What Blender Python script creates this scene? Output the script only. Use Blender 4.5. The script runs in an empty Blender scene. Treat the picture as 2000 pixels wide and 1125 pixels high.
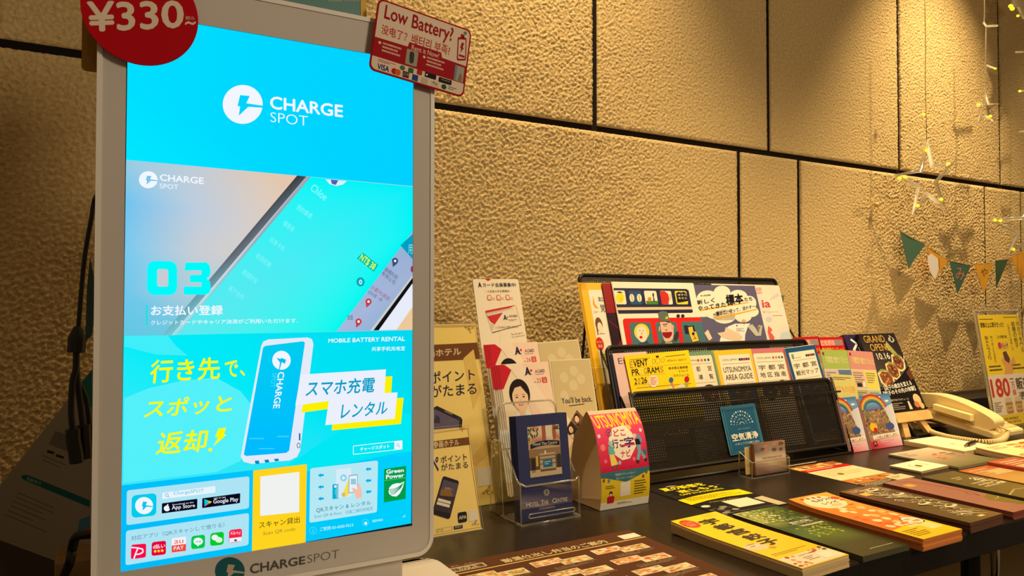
import bpy, bmesh, math, random
import numpy as np
from mathutils import Vector, Matrix
from mathutils.geometry import tessellate_polygon
sc = bpy.context.scene
col = sc.collection
R = math.radians

# ---------------------------------------------------------------- camera
FPX, YAW, PIT = 1450.0, R(29.7), R(1.24)
CAM = Vector((0, -1.38, 1.04))
CF = Vector((math.sin(YAW)*math.cos(PIT), math.cos(YAW)*math.cos(PIT), math.sin(PIT)))
CR = Vector((math.cos(YAW), -math.sin(YAW), 0)); CU = CR.cross(CF)
cd = bpy.data.cameras.new('camera'); cd.sensor_width = 36; cd.lens = 36*FPX/2000; cd.clip_start = .01
co = bpy.data.objects.new('camera', cd); col.objects.link(co)
co.matrix_world = Matrix(((CR.x, CU.x, -CF.x, CAM.x), (CR.y, CU.y, -CF.y, CAM.y), (CR.z, CU.z, -CF.z, CAM.z), (0, 0, 0, 1)))
sc.camera = co
# ---------------------------------------------------------------- view, world, lamps
sc.view_settings.view_transform = 'Standard'; sc.view_settings.look = 'None'
sc.view_settings.gamma = 1; sc.view_settings.exposure = 0; sc.view_settings.use_curve_mapping = False
sc.cycles.transparent_max_bounces = 40
w = bpy.data.worlds.new('room_ambient'); sc.world = w; w.use_nodes = True
w.node_tree.nodes['Background'].inputs[0].default_value = (1.0, .68, .38, 1)
w.node_tree.nodes['Background'].inputs[1].default_value = .16
def spot(name, loc, tgt, power, ang, blend, rad, colr=(1, .77, .44)):
    l = bpy.data.lights.new(name, 'SPOT'); l.energy = power; l.spot_size = R(ang); l.spot_blend = blend
    l.shadow_soft_size = rad; l.color = colr
    o = bpy.data.objects.new(name, l); col.objects.link(o); o.location = loc
    o.rotation_euler = (Vector(tgt)-Vector(loc)).to_track_quat('-Z', 'Y').to_euler()
    return o
spot('ceiling_spot', (.90, -.42, 2.66), (.88, -.17, .9), 125, 70, 1, .02)
spot('ceiling_spot', (2.30, -.42, 2.66), (2.30, -.15, .9), 190, 64, 1, .014)
spot('ceiling_spot', (1.25, -1.05, 2.6), (1.35, -.62, .72), 54, 72, 1, .04)
spot('ceiling_spot', (2.25, -1.75, 2.6), (1.6, -.4, .82), 110, 50, 1, .05)  # extra front spot, added to brighten the leaning leaflets and poster
spot('ceiling_spot', (3.35, -.55, 2.6), (3.1, -.3, .9), 50, 76, 1, .03)
al = bpy.data.lights.new('kiosk_fill_light', 'AREA'); al.shape = 'RECTANGLE'; al.size = .35; al.size_y = .35; al.energy = 13; al.color = (1, .84, .62)  # unseen area fill, added to brighten the kiosk front and its signs
ao = bpy.data.objects.new('kiosk_fill_light', al); col.objects.link(ao); ao.location = (1.0, -2.4, 1.75); ao.rotation_euler = (Vector((.5, -.66, 1.0))-Vector((1.0, -2.4, 1.75))).to_track_quat('-Z', 'Y').to_euler()

# ---------------------------------------------------------------- helpers
def lin(c):
    r = []
    for v in c[:3]:
        v = v/255
        r.append(v/12.92 if v <= .04045 else ((v+.055)/1.055)**2.4)
    return (*r, 1)
def ray(x, y): return CF + CR*((x-1000)/FPX) - CU*((y-562.5)/FPX)
def oy(x, y, Y): r = ray(x, y); return CAM + r*((Y-CAM.y)/r.y)
def oz(x, y, Z): r = ray(x, y); return CAM + r*((Z-CAM.z)/r.z)
def ox(x, y, X): r = ray(x, y); return CAM + r*((X-CAM.x)/r.x)
TZ = .72
class Fr:
    def __init__(s, O, U, V):
        s.O = Vector(O); s.U = Vector(U).normalized(); V = Vector(V)
        s.N = s.U.cross(V).normalized(); s.V = s.N.cross(s.U).normalized()
    def P(s, x, y):
        r = ray(x, y); k = (s.O-CAM).dot(s.N)/r.dot(s.N); d = CAM+r*k-s.O
        return (d.dot(s.U), d.dot(s.V))
    def mat(s):
        return Matrix(((s.U.x, s.V.x, s.N.x, s.O.x), (s.U.y, s.V.y, s.N.y, s.O.y), (s.U.z, s.V.z, s.N.z, s.O.z), (0, 0, 0, 1)))
def lean(x, y, z, a=0): return Fr((x, y, z), (1, 0, 0), (0, math.sin(R(a)), math.cos(R(a))))
def flat(x, y, z=TZ, yaw=0):
    a = R(yaw); return Fr((x, y, z), (math.cos(a), math.sin(a), 0), (-math.sin(a), math.cos(a), 0))
def onplane(pl, TL, TR, h):
    a = pl.P(*TL); b = pl.P(*TR)
    A = pl.O+pl.U*a[0]+pl.V*a[1]; B = pl.O+pl.U*b[0]+pl.V*b[1]
    U = (B-A); wd = U.length; f = Fr(A, U, pl.V); f.O = A-f.V*h
    return f, wd

MATS = {}
def mat(name, c=None, rough=.5, metal=0, spec=.5, emis=None, estr=0, coat=0, **k):
    if name in MATS: return MATS[name]
    m = bpy.data.materials.new(name); m.use_nodes = True; b = m.node_tree.nodes['Principled BSDF']
    if c: b.inputs['Base Color'].default_value = lin(c)
    b.inputs['Roughness'].default_value = rough; b.inputs['Metallic'].default_value = metal
    b.inputs['Specular IOR Level'].default_value = spec; b.inputs['Coat Weight'].default_value = coat
    if emis: b.inputs['Emission Color'].default_value = lin(emis); b.inputs['Emission Strength'].default_value = estr
    MATS[name] = m; return m
def noisy(name, c1, c2, scale, rough=.6, bump=0, detail=4, spec=.4, dist=.002):
    m = mat(name, c1, rough, spec=spec); nt = m.node_tree; b = nt.nodes['Principled BSDF']
    tc = nt.nodes.new('ShaderNodeTexCoord'); n = nt.nodes.new('ShaderNodeTexNoise'); n.inputs['Scale'].default_value = scale; n.inputs['Detail'].default_value = detail
    nt.links.new(tc.outputs['Object'], n.inputs['Vector'])
    r = nt.nodes.new('ShaderNodeValToRGB'); r.color_ramp.elements[0].color = lin(c1); r.color_ramp.elements[1].color = lin(c2)
    r.color_ramp.elements[0].position = .35; r.color_ramp.elements[1].position = .65
    nt.links.new(n.outputs['Fac'], r.inputs[0]); nt.links.new(r.outputs[0], b.inputs['Base Color'])
    if bump:
        bp = nt.nodes.new('ShaderNodeBump'); bp.inputs['Strength'].default_value = bump; bp.inputs['Distance'].default_value = dist
        nt.links.new(n.outputs['Fac'], bp.inputs['Height']); nt.links.new(bp.outputs[0], b.inputs['Normal'])
    return m
def attr_mat(name, rough=.42, emit=0, coat=0):
    m = bpy.data.materials.new(name); m.use_nodes = True; nt = m.node_tree
    a = nt.nodes.new('ShaderNodeAttribute'); a.attribute_name = 'Col'; b = nt.nodes['Principled BSDF']
    if emit:
        nt.nodes.remove(b); e = nt.nodes.new('ShaderNodeEmission'); e.inputs[1].default_value = emit
        nt.links.new(a.outputs['Color'], e.inputs[0]); nt.links.new(e.outputs[0], nt.nodes['Material Output'].inputs[0])
    else:
        nt.links.new(a.outputs['Color'], b.inputs['Base Color']); b.inputs['Roughness'].default_value = rough
        b.inputs['Coat Weight'].default_value = coat; b.inputs['Coat Roughness'].default_value = .15; b.inputs['Specular IOR Level'].default_value = .3 if coat else .15
    return m
ORD = ('second', 'third', 'fourth', 'fifth', 'sixth', 'seventh', 'eighth')
PRINT = attr_mat('printed_ink', .65); GLOW = attr_mat('lit_display', emit=1.0); GLOSS = attr_mat('glossy_printed_ink', .3, coat=.25)
def acrylic(name, tint, edge=False):
    m = bpy.data.materials.new(name); m.use_nodes = True; nt = m.node_tree; nt.nodes.remove(nt.nodes['Principled BSDF'])
    t = nt.nodes.new('ShaderNodeBsdfTransparent'); t.inputs[0].default_value = (*tint, 1)
    mx = nt.nodes.new('ShaderNodeMixShader')
    if edge:
        g = nt.nodes.new('ShaderNodeBsdfTranslucent'); g.inputs[0].default_value = (.9, .88, .8, 1)
        g2 = nt.nodes.new('ShaderNodeBsdfGlossy'); g2.inputs['Roughness'].default_value = .12; g2.inputs[0].default_value = (.95, .93, .88, 1)
        m2 = nt.nodes.new('ShaderNodeMixShader'); m2.inputs[0].default_value = .4
        nt.links.new(g.outputs[0], m2.inputs[1]); nt.links.new(g2.outputs[0], m2.inputs[2])
        mx.inputs[0].default_value = .62; nt.links.new(m2.outputs[0], mx.inputs[2])
    else:
        g = nt.nodes.new('ShaderNodeBsdfGlossy'); g.inputs['Roughness'].default_value = .04
        f = nt.nodes.new('ShaderNodeLayerWeight'); f.inputs[0].default_value = .5
        pw = nt.nodes.new('ShaderNodeMath'); pw.operation = 'POWER'; pw.inputs[1].default_value = 4; nt.links.new(f.outputs['Facing'], pw.inputs[0])
        ml = nt.nodes.new('ShaderNodeMath'); ml.operation = 'MULTIPLY_ADD'; ml.inputs[1].default_value = .7; ml.inputs[2].default_value = .035; nt.links.new(pw.outputs[0], ml.inputs[0])
        nt.links.new(ml.outputs[0], mx.inputs[0]); nt.links.new(g.outputs[0], mx.inputs[2])
    nt.links.new(t.outputs[0], mx.inputs[1]); nt.links.new(mx.outputs[0], nt.nodes['Material Output'].inputs[0])
    return m
ACR = acrylic('clear_acrylic', (.99, .985, .975)); ACE = acrylic('acrylic_edge', (.9, .88, .8), True)
PAPER = mat('paper_white', (236, 228, 212), .6, spec=.3)

def empty(name, label, cat, fr=None, group=None):
    o = bpy.data.objects.new(name, None); col.objects.link(o); o.empty_display_size = .02
    if fr is not None: o.matrix_world = fr.mat() if isinstance(fr, Fr) else Matrix.Translation(Vector(fr))
    o['label'] = label; o['category'] = cat
    if group: o['group'] = group
    return o
def tag(o, label, cat, group=None):
    o['label'] = label; o['category'] = cat
    if group: o['group'] = group
    return o
def link(name, me, mats, parent=None, label=None, fr=None, smooth=False, kind=None):
    for m in (mats if isinstance(mats, (list, tuple)) else [mats]): me.materials.append(m)
    if smooth:
        for p in me.polygons: p.use_smooth = True
        if smooth != 'all': me.set_sharp_from_angle(angle=R(35))
    o = bpy.data.objects.new(name, me); col.objects.link(o)
    if parent is not None: o.parent = parent
    elif fr is not None: o.matrix_world = fr.mat() if isinstance(fr, Fr) else Matrix.Translation(Vector(fr))
    if label: o['label'] = label
    if kind: o['kind'] = kind
    return o
def bm_mesh(bm, name='m'):
    bmesh.ops.recalc_face_normals(bm, faces=bm.faces[:])
    me = bpy.data.meshes.new(name); bm.to_mesh(me); bm.free(); return me
def add_box(bm, x0, x1, y0, y1, z0, z1, bev=0, seg=2, mi=0):
    g = bmesh.ops.create_cube(bm, size=1); vs = g['verts']
    for v in vs: v.co = Vector((x0+(v.co.x+.5)*(x1-x0), y0+(v.co.y+.5)*(y1-y0), z0+(v.co.z+.5)*(z1-z0)))
    fs = list({f for v in vs for f in v.link_faces})
    if mi:
        for f in fs: f.material_index = mi
    if bev: bmesh.ops.bevel(bm, geom=list({e for v in vs for e in v.link_edges}), offset=bev, segments=seg, affect='EDGES', profile=.5)
def boxm(*a, bev=0, seg=2):
    bm = bmesh.new(); add_box(bm, *a, bev=bev, seg=seg); return bm_mesh(bm)
def add_prism(bm, pts, z0, z1, mi_side=0, T=None):
    """extrude 2-D outline from z0 to z1; T maps (u,v,z) to 3-D"""
    T = T or (lambda u, v, z: (u, v, z)); n = len(pts)
    a = [bm.verts.new(T(p[0], p[1], z0)) for p in pts]; b = [bm.verts.new(T(p[0], p[1], z1)) for p in pts]
    tris = tessellate_polygon([[Vector((p[0], p[1], 0)) for p in pts]])
    for t in tris:
        try: bm.faces.new([b[i] for i in t]); bm.faces.new([a[i] for i in reversed(t)])
        except ValueError: pass
    for i in range(n):
        try:
            f = bm.faces.new((a[i], a[(i+1) % n], b[(i+1) % n], b[i])); f.material_index = mi_side
        except ValueError: pass
def prism(pts, z0, z1, mi_side=0, T=None):
    bm = bmesh.new(); add_prism(bm, pts, z0, z1, mi_side, T); return bm_mesh(bm)
def rrect(x0, y0, x1, y1, r, n=5):
    if not isinstance(r, (list, tuple)): r = (r,)*4
    out = []
    for (cx, cy, a0, q) in ((x1, y1, 0, r[0]), (x0, y1, 90, r[1]), (x0, y0, 180, r[2]), (x1, y0, 270, r[3])):
        if q <= 0: out.append((cx, cy)); continue
        ccx = cx-q if a0 in (0, 270) else cx+q; ccy = cy-q if a0 in (0, 90) else cy+q
        for i in range(n+1):
            a = R(a0+90*i/n); out.append((ccx+q*math.cos(a), ccy+q*math.sin(a)))
    return out
def add_tube(bm, pts, r, n=8, closed=False, mi=0, rfn=None):
    pts = [Vector(p) for p in pts]; m = len(pts); rings = []
    up = Vector((0, 0, 1)); prev = None
    for i, p in enumerate(pts):
        t = (pts[(i+1) % m]-pts[i-1]) if closed else (pts[min(i+1, m-1)]-pts[max(i-1, 0)])
        t.normalize()
        if prev is None: s = t.cross(up) if abs(t.dot(up)) < .95 else t.cross(Vector((1, 0, 0)))
        else: s = prev-t*prev.dot(t)
        s.normalize(); prev = s; q = t.cross(s); rr = rfn(i/(m-1)) if rfn else r
        rings.append([bm.verts.new(p+(s*math.cos(2*math.pi*k/n)+q*math.sin(2*math.pi*k/n))*rr) for k in range(n)])
    for i in range(m if closed else m-1):
        A, B = rings[i], rings[(i+1) % m]
        for k in range(n):
            f = bm.faces.new((A[k], A[(k+1) % n], B[(k+1) % n], B[k])); f.material_index = mi
    if not closed:
        bm.faces.new(rings[0][::-1]); bm.faces.new(rings[-1])
def tube(pts, r, n=8, closed=False, rfn=None):
    bm = bmesh.new(); add_tube(bm, pts, r, n, closed, rfn=rfn); return bm_mesh(bm)
def smooth_path(pts, k=8):
    P = [Vector(p) for p in pts]; out = []
    for i in range(len(P)-1):
        a, b, c, d = P[max(i-1, 0)], P[i], P[i+1], P[min(i+2, len(P)-1)]
        for j in range(k):
            t = j/k; out.append(.5*((2*b)+(c-a)*t+(2*a-5*b+4*c-d)*t*t+(3*b-a-3*c+d)*t**3))
    out.append(P[-1]); return out

# text -> flat triangles (cached)
TXT = {}
def glyphs(s, bold, shear=0):
    k = (s, bold)
    if k in TXT: return TXT[k]
    thick = bold if bold > .005 else 0
    c = bpy.data.curves.new('t', 'FONT'); c.body = s
    c.offset = 0 if thick else bold; c.resolution_u = 3
    o = bpy.data.objects.new('t', c); m = o.to_mesh(); m.calc_loop_triangles()
    v = [(q.co.x, q.co.y) for q in m.vertices]; t = [tuple(q.vertices) for q in m.loop_triangles]
    o.to_mesh_clear(); bpy.data.objects.remove(o); bpy.data.curves.remove(c)
    if not v: v = [(0, 0), (1, 0), (0, 1)]; t = []
    x0 = min(p[0] for p in v); x1 = max(p[0] for p in v); y0 = min(p[1] for p in v); y1 = max(p[1] for p in v)
    v = [((p[0]-x0)/max(x1-x0, 1e-6), (p[1]-y0)/max(y1-y0, 1e-6), 0) for p in v]
    if thick:
        n = len(v); ex, ey = thick*.75/max(x1-x0, .3), thick*.75/max(y1-y0, .3); V, T2 = [], []
        for i, (dx, dy) in enumerate(((-1, 0), (1, 0), (0, -1), (0, 1))):
            V += [(a+dx*ex, b+dy*ey, i*.14) for a, b, _ in v]; T2 += [tuple(j+n*i for j in q) for q in t]
        v, t = V, T2
    TXT[k] = (v, t); return TXT[k]
LAY = .00011
class Ink:
    """flat print: coloured shapes in layers. y runs down. frame pixels (px mode) or 0..1 across the sheet"""
    def __init__(s, fr=None, w=None, h=None, surf=None):
        s.fr, s.w, s.h, s.surf = fr, w, h, surf; s.clip = None; s.v = []; s.f = []; s.c = []; s.T = (0, 0, 1, 1); s.rng = random.Random(7)
    def at(s, x0, y0, sx, sy=None): s.T = (x0, y0, sx, sy or sx); return s
    def m(s, p):
        x = s.T[0]+p[0]/s.T[2]; y = s.T[1]+p[1]/s.T[3]
        if s.w is None: return s.fr.P(x, y)
        return (x*s.w, (1-y)*s.h)
    def raw(s, pts, tris, cols, l, dz=None):
        b = len(s.v); s.v += [(p[0], p[1], (l+(dz[i] if dz else 0))*LAY) for i, p in enumerate(pts)]; s.f += [tuple(i+b for i in t) for t in tris]
        if isinstance(cols, tuple): cols = [lin(cols)]*len(pts)
        s.c += cols
    def poly(s, pts, c, l=1):
        q = [s.m(p) for p in pts]
        t = tessellate_polygon([[Vector((*p, 0)) for p in q]])
        s.raw(q, t, c if isinstance(c, tuple) else [lin(k) for k in c], l)
    def rect(s, x0, y0, x1, y1, c, l=1): s.poly([(x0, y0), (x1, y0), (x1, y1), (x0, y1)], c, l)
    def ell(s, cx, cy, rx, ry, c, l=1, n=24, rot=0, a0=0, a1=360):
        ca, sa = math.cos(R(rot)), math.sin(R(rot)); pts = []
        full = a1-a0 >= 360
        for i in range(n if full else n+1):
            a = R(a0+(a1-a0)*i/n); x = rx*math.cos(a); y = ry*math.sin(a); pts.append((cx+x*ca-y*sa, cy+x*sa+y*ca))
        s.poly(pts, c, l)
    def ring(s, cx, cy, rx, ry, wd, c, l=1, n=24, a0=0, a1=360, wy=None):
        pts = [(cx+rx*math.cos(R(a0+(a1-a0)*i/n)), cy+ry*math.sin(R(a0+(a1-a0)*i/n))) for i in range(n+1)]
        s.line(pts, wd, c, l, wy)
    def line(s, pts, wd, c, l=1, wy=None):
        wy = wy or wd
        for (a, b) in zip(pts[:-1], pts[1:]):
            dx, dy = b[0]-a[0], b[1]-a[1]; L = math.hypot(dx/wd, dy/wy) or 1; nx, ny = -dy/wy/L*wd/2, dx/wd/L*wy/2
            s.poly([(a[0]+nx, a[1]+ny), (b[0]+nx, b[1]+ny), (b[0]-nx, b[1]-ny), (a[0]-nx, a[1]-ny)], c, l)
    def rq(s, q, r, c, l=1, n=4):
        """rounded quad TL TR BR BL, r = fraction of the side"""
        (r, r2) = r if isinstance(r, tuple) else (r, r)
        pts = []
        for (cx, cy, a0) in ((1-r, r2, -90), (1-r, 1-r2, 0), (r, 1-r2, 90), (r, r2, 180)):
            for i in range(n+1):
                a = R(a0+90*i/n); pts.append((cx+r*math.cos(a), cy+r2*math.sin(a)))
        s.poly([s.bil(q, *p) for p in pts], c, l)
    @staticmethod
    def bil(q, a, b):
        (A, B, C, D) = q
        return tuple((1-b)*((1-a)*A[i]+a*B[i])+b*((1-a)*D[i]+a*C[i]) for i in (0, 1))
    def grid(s, q, cols, l=1):
        """smooth colour grid; cols = rows (top to bottom) of colours"""
        ny, nx = len(cols), len(cols[0]); pts = []; cc = []
        for j in range(ny):
            for i in range(nx): pts.append(s.m(s.bil(q, i/(nx-1), j/(ny-1)))); cc.append(lin(cols[j][i]))
        tr = []
        for j in range(ny-1):
            for i in range(nx-1):
                a = j*nx+i; tr += [(a, a+1, a+nx+1), (a, a+nx+1, a+nx)]
        s.raw(pts, tr, cc, l)
    def photo(s, x0, y0, x1, y1, pal, nx=8, ny=8, l=2, seed=1):
        r = random.Random(seed); s.grid([(x0, y0), (x1, y0), (x1, y1), (x0, y1)], [[r.choice(pal) for i in range(nx)] for j in range(ny)], l)
    def text(s, t, BL, TL, BR, TR=None, c=(20, 20, 20), l=4, b=.0):
        TR = TR or (TL[0]+BR[0]-BL[0], TL[1]+BR[1]-BL[1]); v, tr = glyphs(t, b)
        s.raw([s.m(s.bil((TL, TR, BR, BL), a, 1-d)) for a, d, _ in v], tr, c, l, [q[2] for q in v])
    def tx(s, t, x0, y0, x1, y1, c=(20, 20, 20), l=4, b=0.): s.text(t, (x0, y1), (x0, y0), (x1, y1), None, c, l, b)
    def vt(s, t, x0, y0, x1, y1, c=(20, 20, 20), l=4, b=0., gap=.12):
        n = len(t); h = (y1-y0)/n
        for i, ch in enumerate(t): s.tx(ch, x0, y0+i*h+h*gap/2, x1, y0+(i+1)*h-h*gap/2, c, l, b)
    def dash(s, x0, y0, x1, y1, rows, c, l=3, seed=3, fill=.45, align=0):
        r = random.Random(seed); h = (y1-y0)/rows
        for j in range(rows):
            x = x0; e = x1-(x1-x0)*r.choice((0, .06, .2, .4))*(0 if align else 1); k = (x1-x0)/22
            while x < e-k*.3:
                L = min(k*r.uniform(.5, 1.6), e-x); s.rect(x, y0+j*h, x+L, y0+j*h+h*fill, c, l); x += L+k*r.uniform(.15, .4)
    def blobs(s, x0, y0, x1, y1, pal, n, r0, r1, l=3, seed=5, asp=1):
        r = random.Random(seed); W_, H_ = x1-x0, y1-y0; k = max(1, n/2); ar = W_/max(H_, 1e-6)*asp
        nx = max(1, round(math.sqrt(k*ar))); ny = max(1, round(k/nx)); cx_, cy_ = W_/nx, H_/ny
        for ps in (0, 1):
            for i in range(nx-ps):
                for j in range(ny-ps if ny > 1 else 1):
                    if r.random() < .26: continue
                    f = r.uniform(.62, 1); rx, ry = cx_/2*f, cy_/2*r.uniform(.62, 1)
                    cx = x0+(i+.5+.5*ps)*cx_+r.uniform(-1, 1)*(cx_/2-rx); cy = y0+(j+.5+.5*ps*(ny > 1))*cy_+r.uniform(-1, 1)*(cy_/2-ry)
                    m = r.randint(6, 9); a0 = r.uniform(0, 360); c = r.choice(pal)
                    s.poly([(cx+rx*q*math.cos(R(a0+360*t/m)), cy+ry*q*math.sin(R(a0+360*t/m))) for t in range(m) for q in (r.uniform(.72, 1),)], c, l+ps*.4)
    def cut(s):
        x0, y0, x1, y1 = s.clip; V, F, C = [], [], []
        for t in s.f:
            P = [(*s.v[i], *s.c[i]) for i in t]
            for ax, lim, sg in ((0, x0, 1), (0, x1, -1), (1, y0, 1), (1, y1, -1)):
                Q = []
                for i in range(len(P)):
                    a, b = P[i-1], P[i]; da, db = sg*(a[ax]-lim), sg*(b[ax]-lim)
                    if (da < 0) != (db < 0): k = da/(da-db); Q.append(tuple(p+(q-p)*k for p, q in zip(a, b)))
                    if db >= 0: Q.append(b)
                P = Q
                if len(P) < 3: break
            if len(P) < 3: continue
            b = len(V); V += [p[:3] for p in P]; C += [p[3:] for p in P]; F += [(b, b+i, b+i+1) for i in range(1, len(P)-1)]
        s.v, s.f, s.c = V, F, C
    def done(s, name, parent, m=None, label=None, off=.00015, step=.004):
        me = bpy.data.meshes.new(name)
        if s.clip: s.cut()
        if s.surf:
            bm = bmesh.new(); cl = bm.verts.layers.float_color.new('Col'); vs = [bm.verts.new(p) for p in s.v]
            for v, c in zip(vs, s.c): v[cl] = c
            for t in s.f:
                try: bm.faces.new([vs[i] for i in t])
                except ValueError: pass
            z = 0; H = max(p[1] for p in s.v); z = min(p[1] for p in s.v)+step
            while z < H:
                bmesh.ops.bisect_plane(bm, geom=bm.verts[:]+bm.edges[:]+bm.faces[:], plane_co=(0, z, 0), plane_no=(0, 1, 0)); z += step
            for v in bm.verts: v.co = Vector(s.surf(v.co.x, v.co.y, v.co.z+off))
            bm.to_mesh(me); bm.free()
        else:
            me.from_pydata([(x, y, z+off) for x, y, z in s.v], [], s.f)
            a = me.color_attributes.new('Col', 'FLOAT_COLOR', 'POINT'); a.data.foreach_set('color', np.array(s.c, dtype=np.float32).ravel())
        return link(name, me, m or PRINT, parent, label)
def sheet_mesh(w, h, t, curl=None, r=0):
    """paper slab lying in z -t..0, curl(v)->lift"""
    if not curl: return prism(rrect(0, 0, w, h, r, 3) if r else [(0, 0), (w, 0), (w, h), (0, h)], -t, 0)
    n = 12; pts = []; bm = bmesh.new(); A = []
    for i in range(n+1):
        v = h*i/n; z = curl(v); A.append([bm.verts.new((a, v, z+b)) for a, b in ((0, 0), (w, 0), (w, -t), (0, -t))])
    for i in range(n):
        for k in range(4): bm.faces.new((A[i][k], A[i][(k+1) % 4], A[i+1][(k+1) % 4], A[i+1][k]))
    bm.faces.new(A[0]); bm.faces.new(A[-1][::-1]); return bm_mesh(bm)
def leaf(name, label, cat, fr, w, h, draw, group=None, n=0, t=.0008, dx=.0012, c=(236, 228, 212), under=None, curl=None, m=None, r=0, edge=None, dn=0, ulab=None):
    """one printed sheet or booklet with n plain copies under/behind it, each its own thing"""
    body = mat('paper_%d_%d_%d' % c, c, .6, spec=.3); e = mat('paper_%d_%d_%d' % edge, edge, .6, spec=.3) if edge else body
    o = empty(name, label, cat, fr, group)
    link('pages', sheet_mesh(w, h, t, curl, r), e if edge and t > .001 else body, o)
    if draw:
        K = Ink(fr if draw == 'px' else None, None if draw == 'px' else w, h, surf=(lambda u, v, z: (u, v, z+curl(v))) if curl else None)
        K.clip = (0, 0, w, h); draw(K); pr_ = K.done('cover_print', o, m)
    rng = random.Random(len(label)+n); me = None
    for k in range(n):
        f2 = Fr(fr.O-fr.N*((k+1)*(t+.00012))+fr.U*(rng.uniform(-dx, dx) if dn == 0 else -dn*(k+1))+fr.V*rng.uniform(-dx, dx), fr.U, fr.V)
        if me is None: me = sheet_mesh(w, h, t, curl, r); me.materials.append(e)
        q = bpy.data.objects.new(name, me); col.objects.link(q); q.matrix_world = f2.mat()
        if dn > .003: c2 = pr_.copy(); col.objects.link(c2); c2.parent = q
        tag(q, ulab % ORD[k] if ulab else ('%s from the top in the stack of the %s' if abs(fr.N.z) > .8 else '%s copy counted from the front behind the %s') % (ORD[k], under), cat, group or ('copies under the '+under))
    return o
def bolt(K, cx, cy, s, c, l=4, sy=None, rot=0):
    """lightning flash cut running out to the right rim"""
    sy = sy or s; P = [(-.13, -.47), (.35, -.42), (.18, -.06), (1.02, .07), (1.02, .17), (.28, .12), (-.2, .57), (-.13, .1), (-.26, .08)]
    a = R(rot); K.poly([(cx+s*(x*math.cos(a)-y*math.sin(a)), cy+sy*(x*math.sin(a)+y*math.cos(a))) for x, y in P], c, l)
# ---------------------------------------------------------------- the wall: rough stucco panels with recessed joints
def fft_noise(h, w, lam, seed, band=.35):
    rs = np.random.RandomState(seed); n = rs.randn(h, w); F = np.fft.fft2(n)
    fy = np.fft.fftfreq(h)[:, None]; fx = np.fft.fftfreq(w)[None, :]; f = np.sqrt(fx*fx+fy*fy)
    g = np.exp(-((f-1/lam)**2)/(2*(band/lam)**2)); r = np.real(np.fft.ifft2(F*g)); return r/r.std()
STEP = .0026; WX0, WX1, WZ0, WZ1 = -.75, 3.3, .7, 2.14
nw, nh = int((WX1-WX0)/STEP)+2, int((WZ1-WZ0)/STEP)+2
n1 = fft_noise(nh, nw, 2.7, 1, .45); n2 = fft_noise(nh, nw, 4.4, 2, .4); n3 = fft_noise(nh, nw, 40, 3, .6)
n0 = fft_noise(nh, nw, 2.3, 5, .6)
H = np.tanh(1.1*(n1*.75+n2*.65))*.42 + .10*n0 + .06*n3
wallm = noisy('stucco', (198, 168, 112), (222, 192, 134), 160, .92, 1.0, 8, .15, .003)
nt = wallm.node_tree
wall = bpy.data.objects.new('wall_back', bpy.data.meshes.new('w'))
bmw = bmesh.new(); add_box(bmw, WX0-.1, 4.3, .007, .1, 0, 2.75); wall.data = bm_mesh(bmw); wall.data.materials.append(mat('joint_dark', (30, 24, 20), .95, spec=.1))
col.objects.link(wall); wall['kind'] = 'structure'; wall['label'] = 'rough cream stucco wall of large staggered panels with dark recessed joints'
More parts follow.
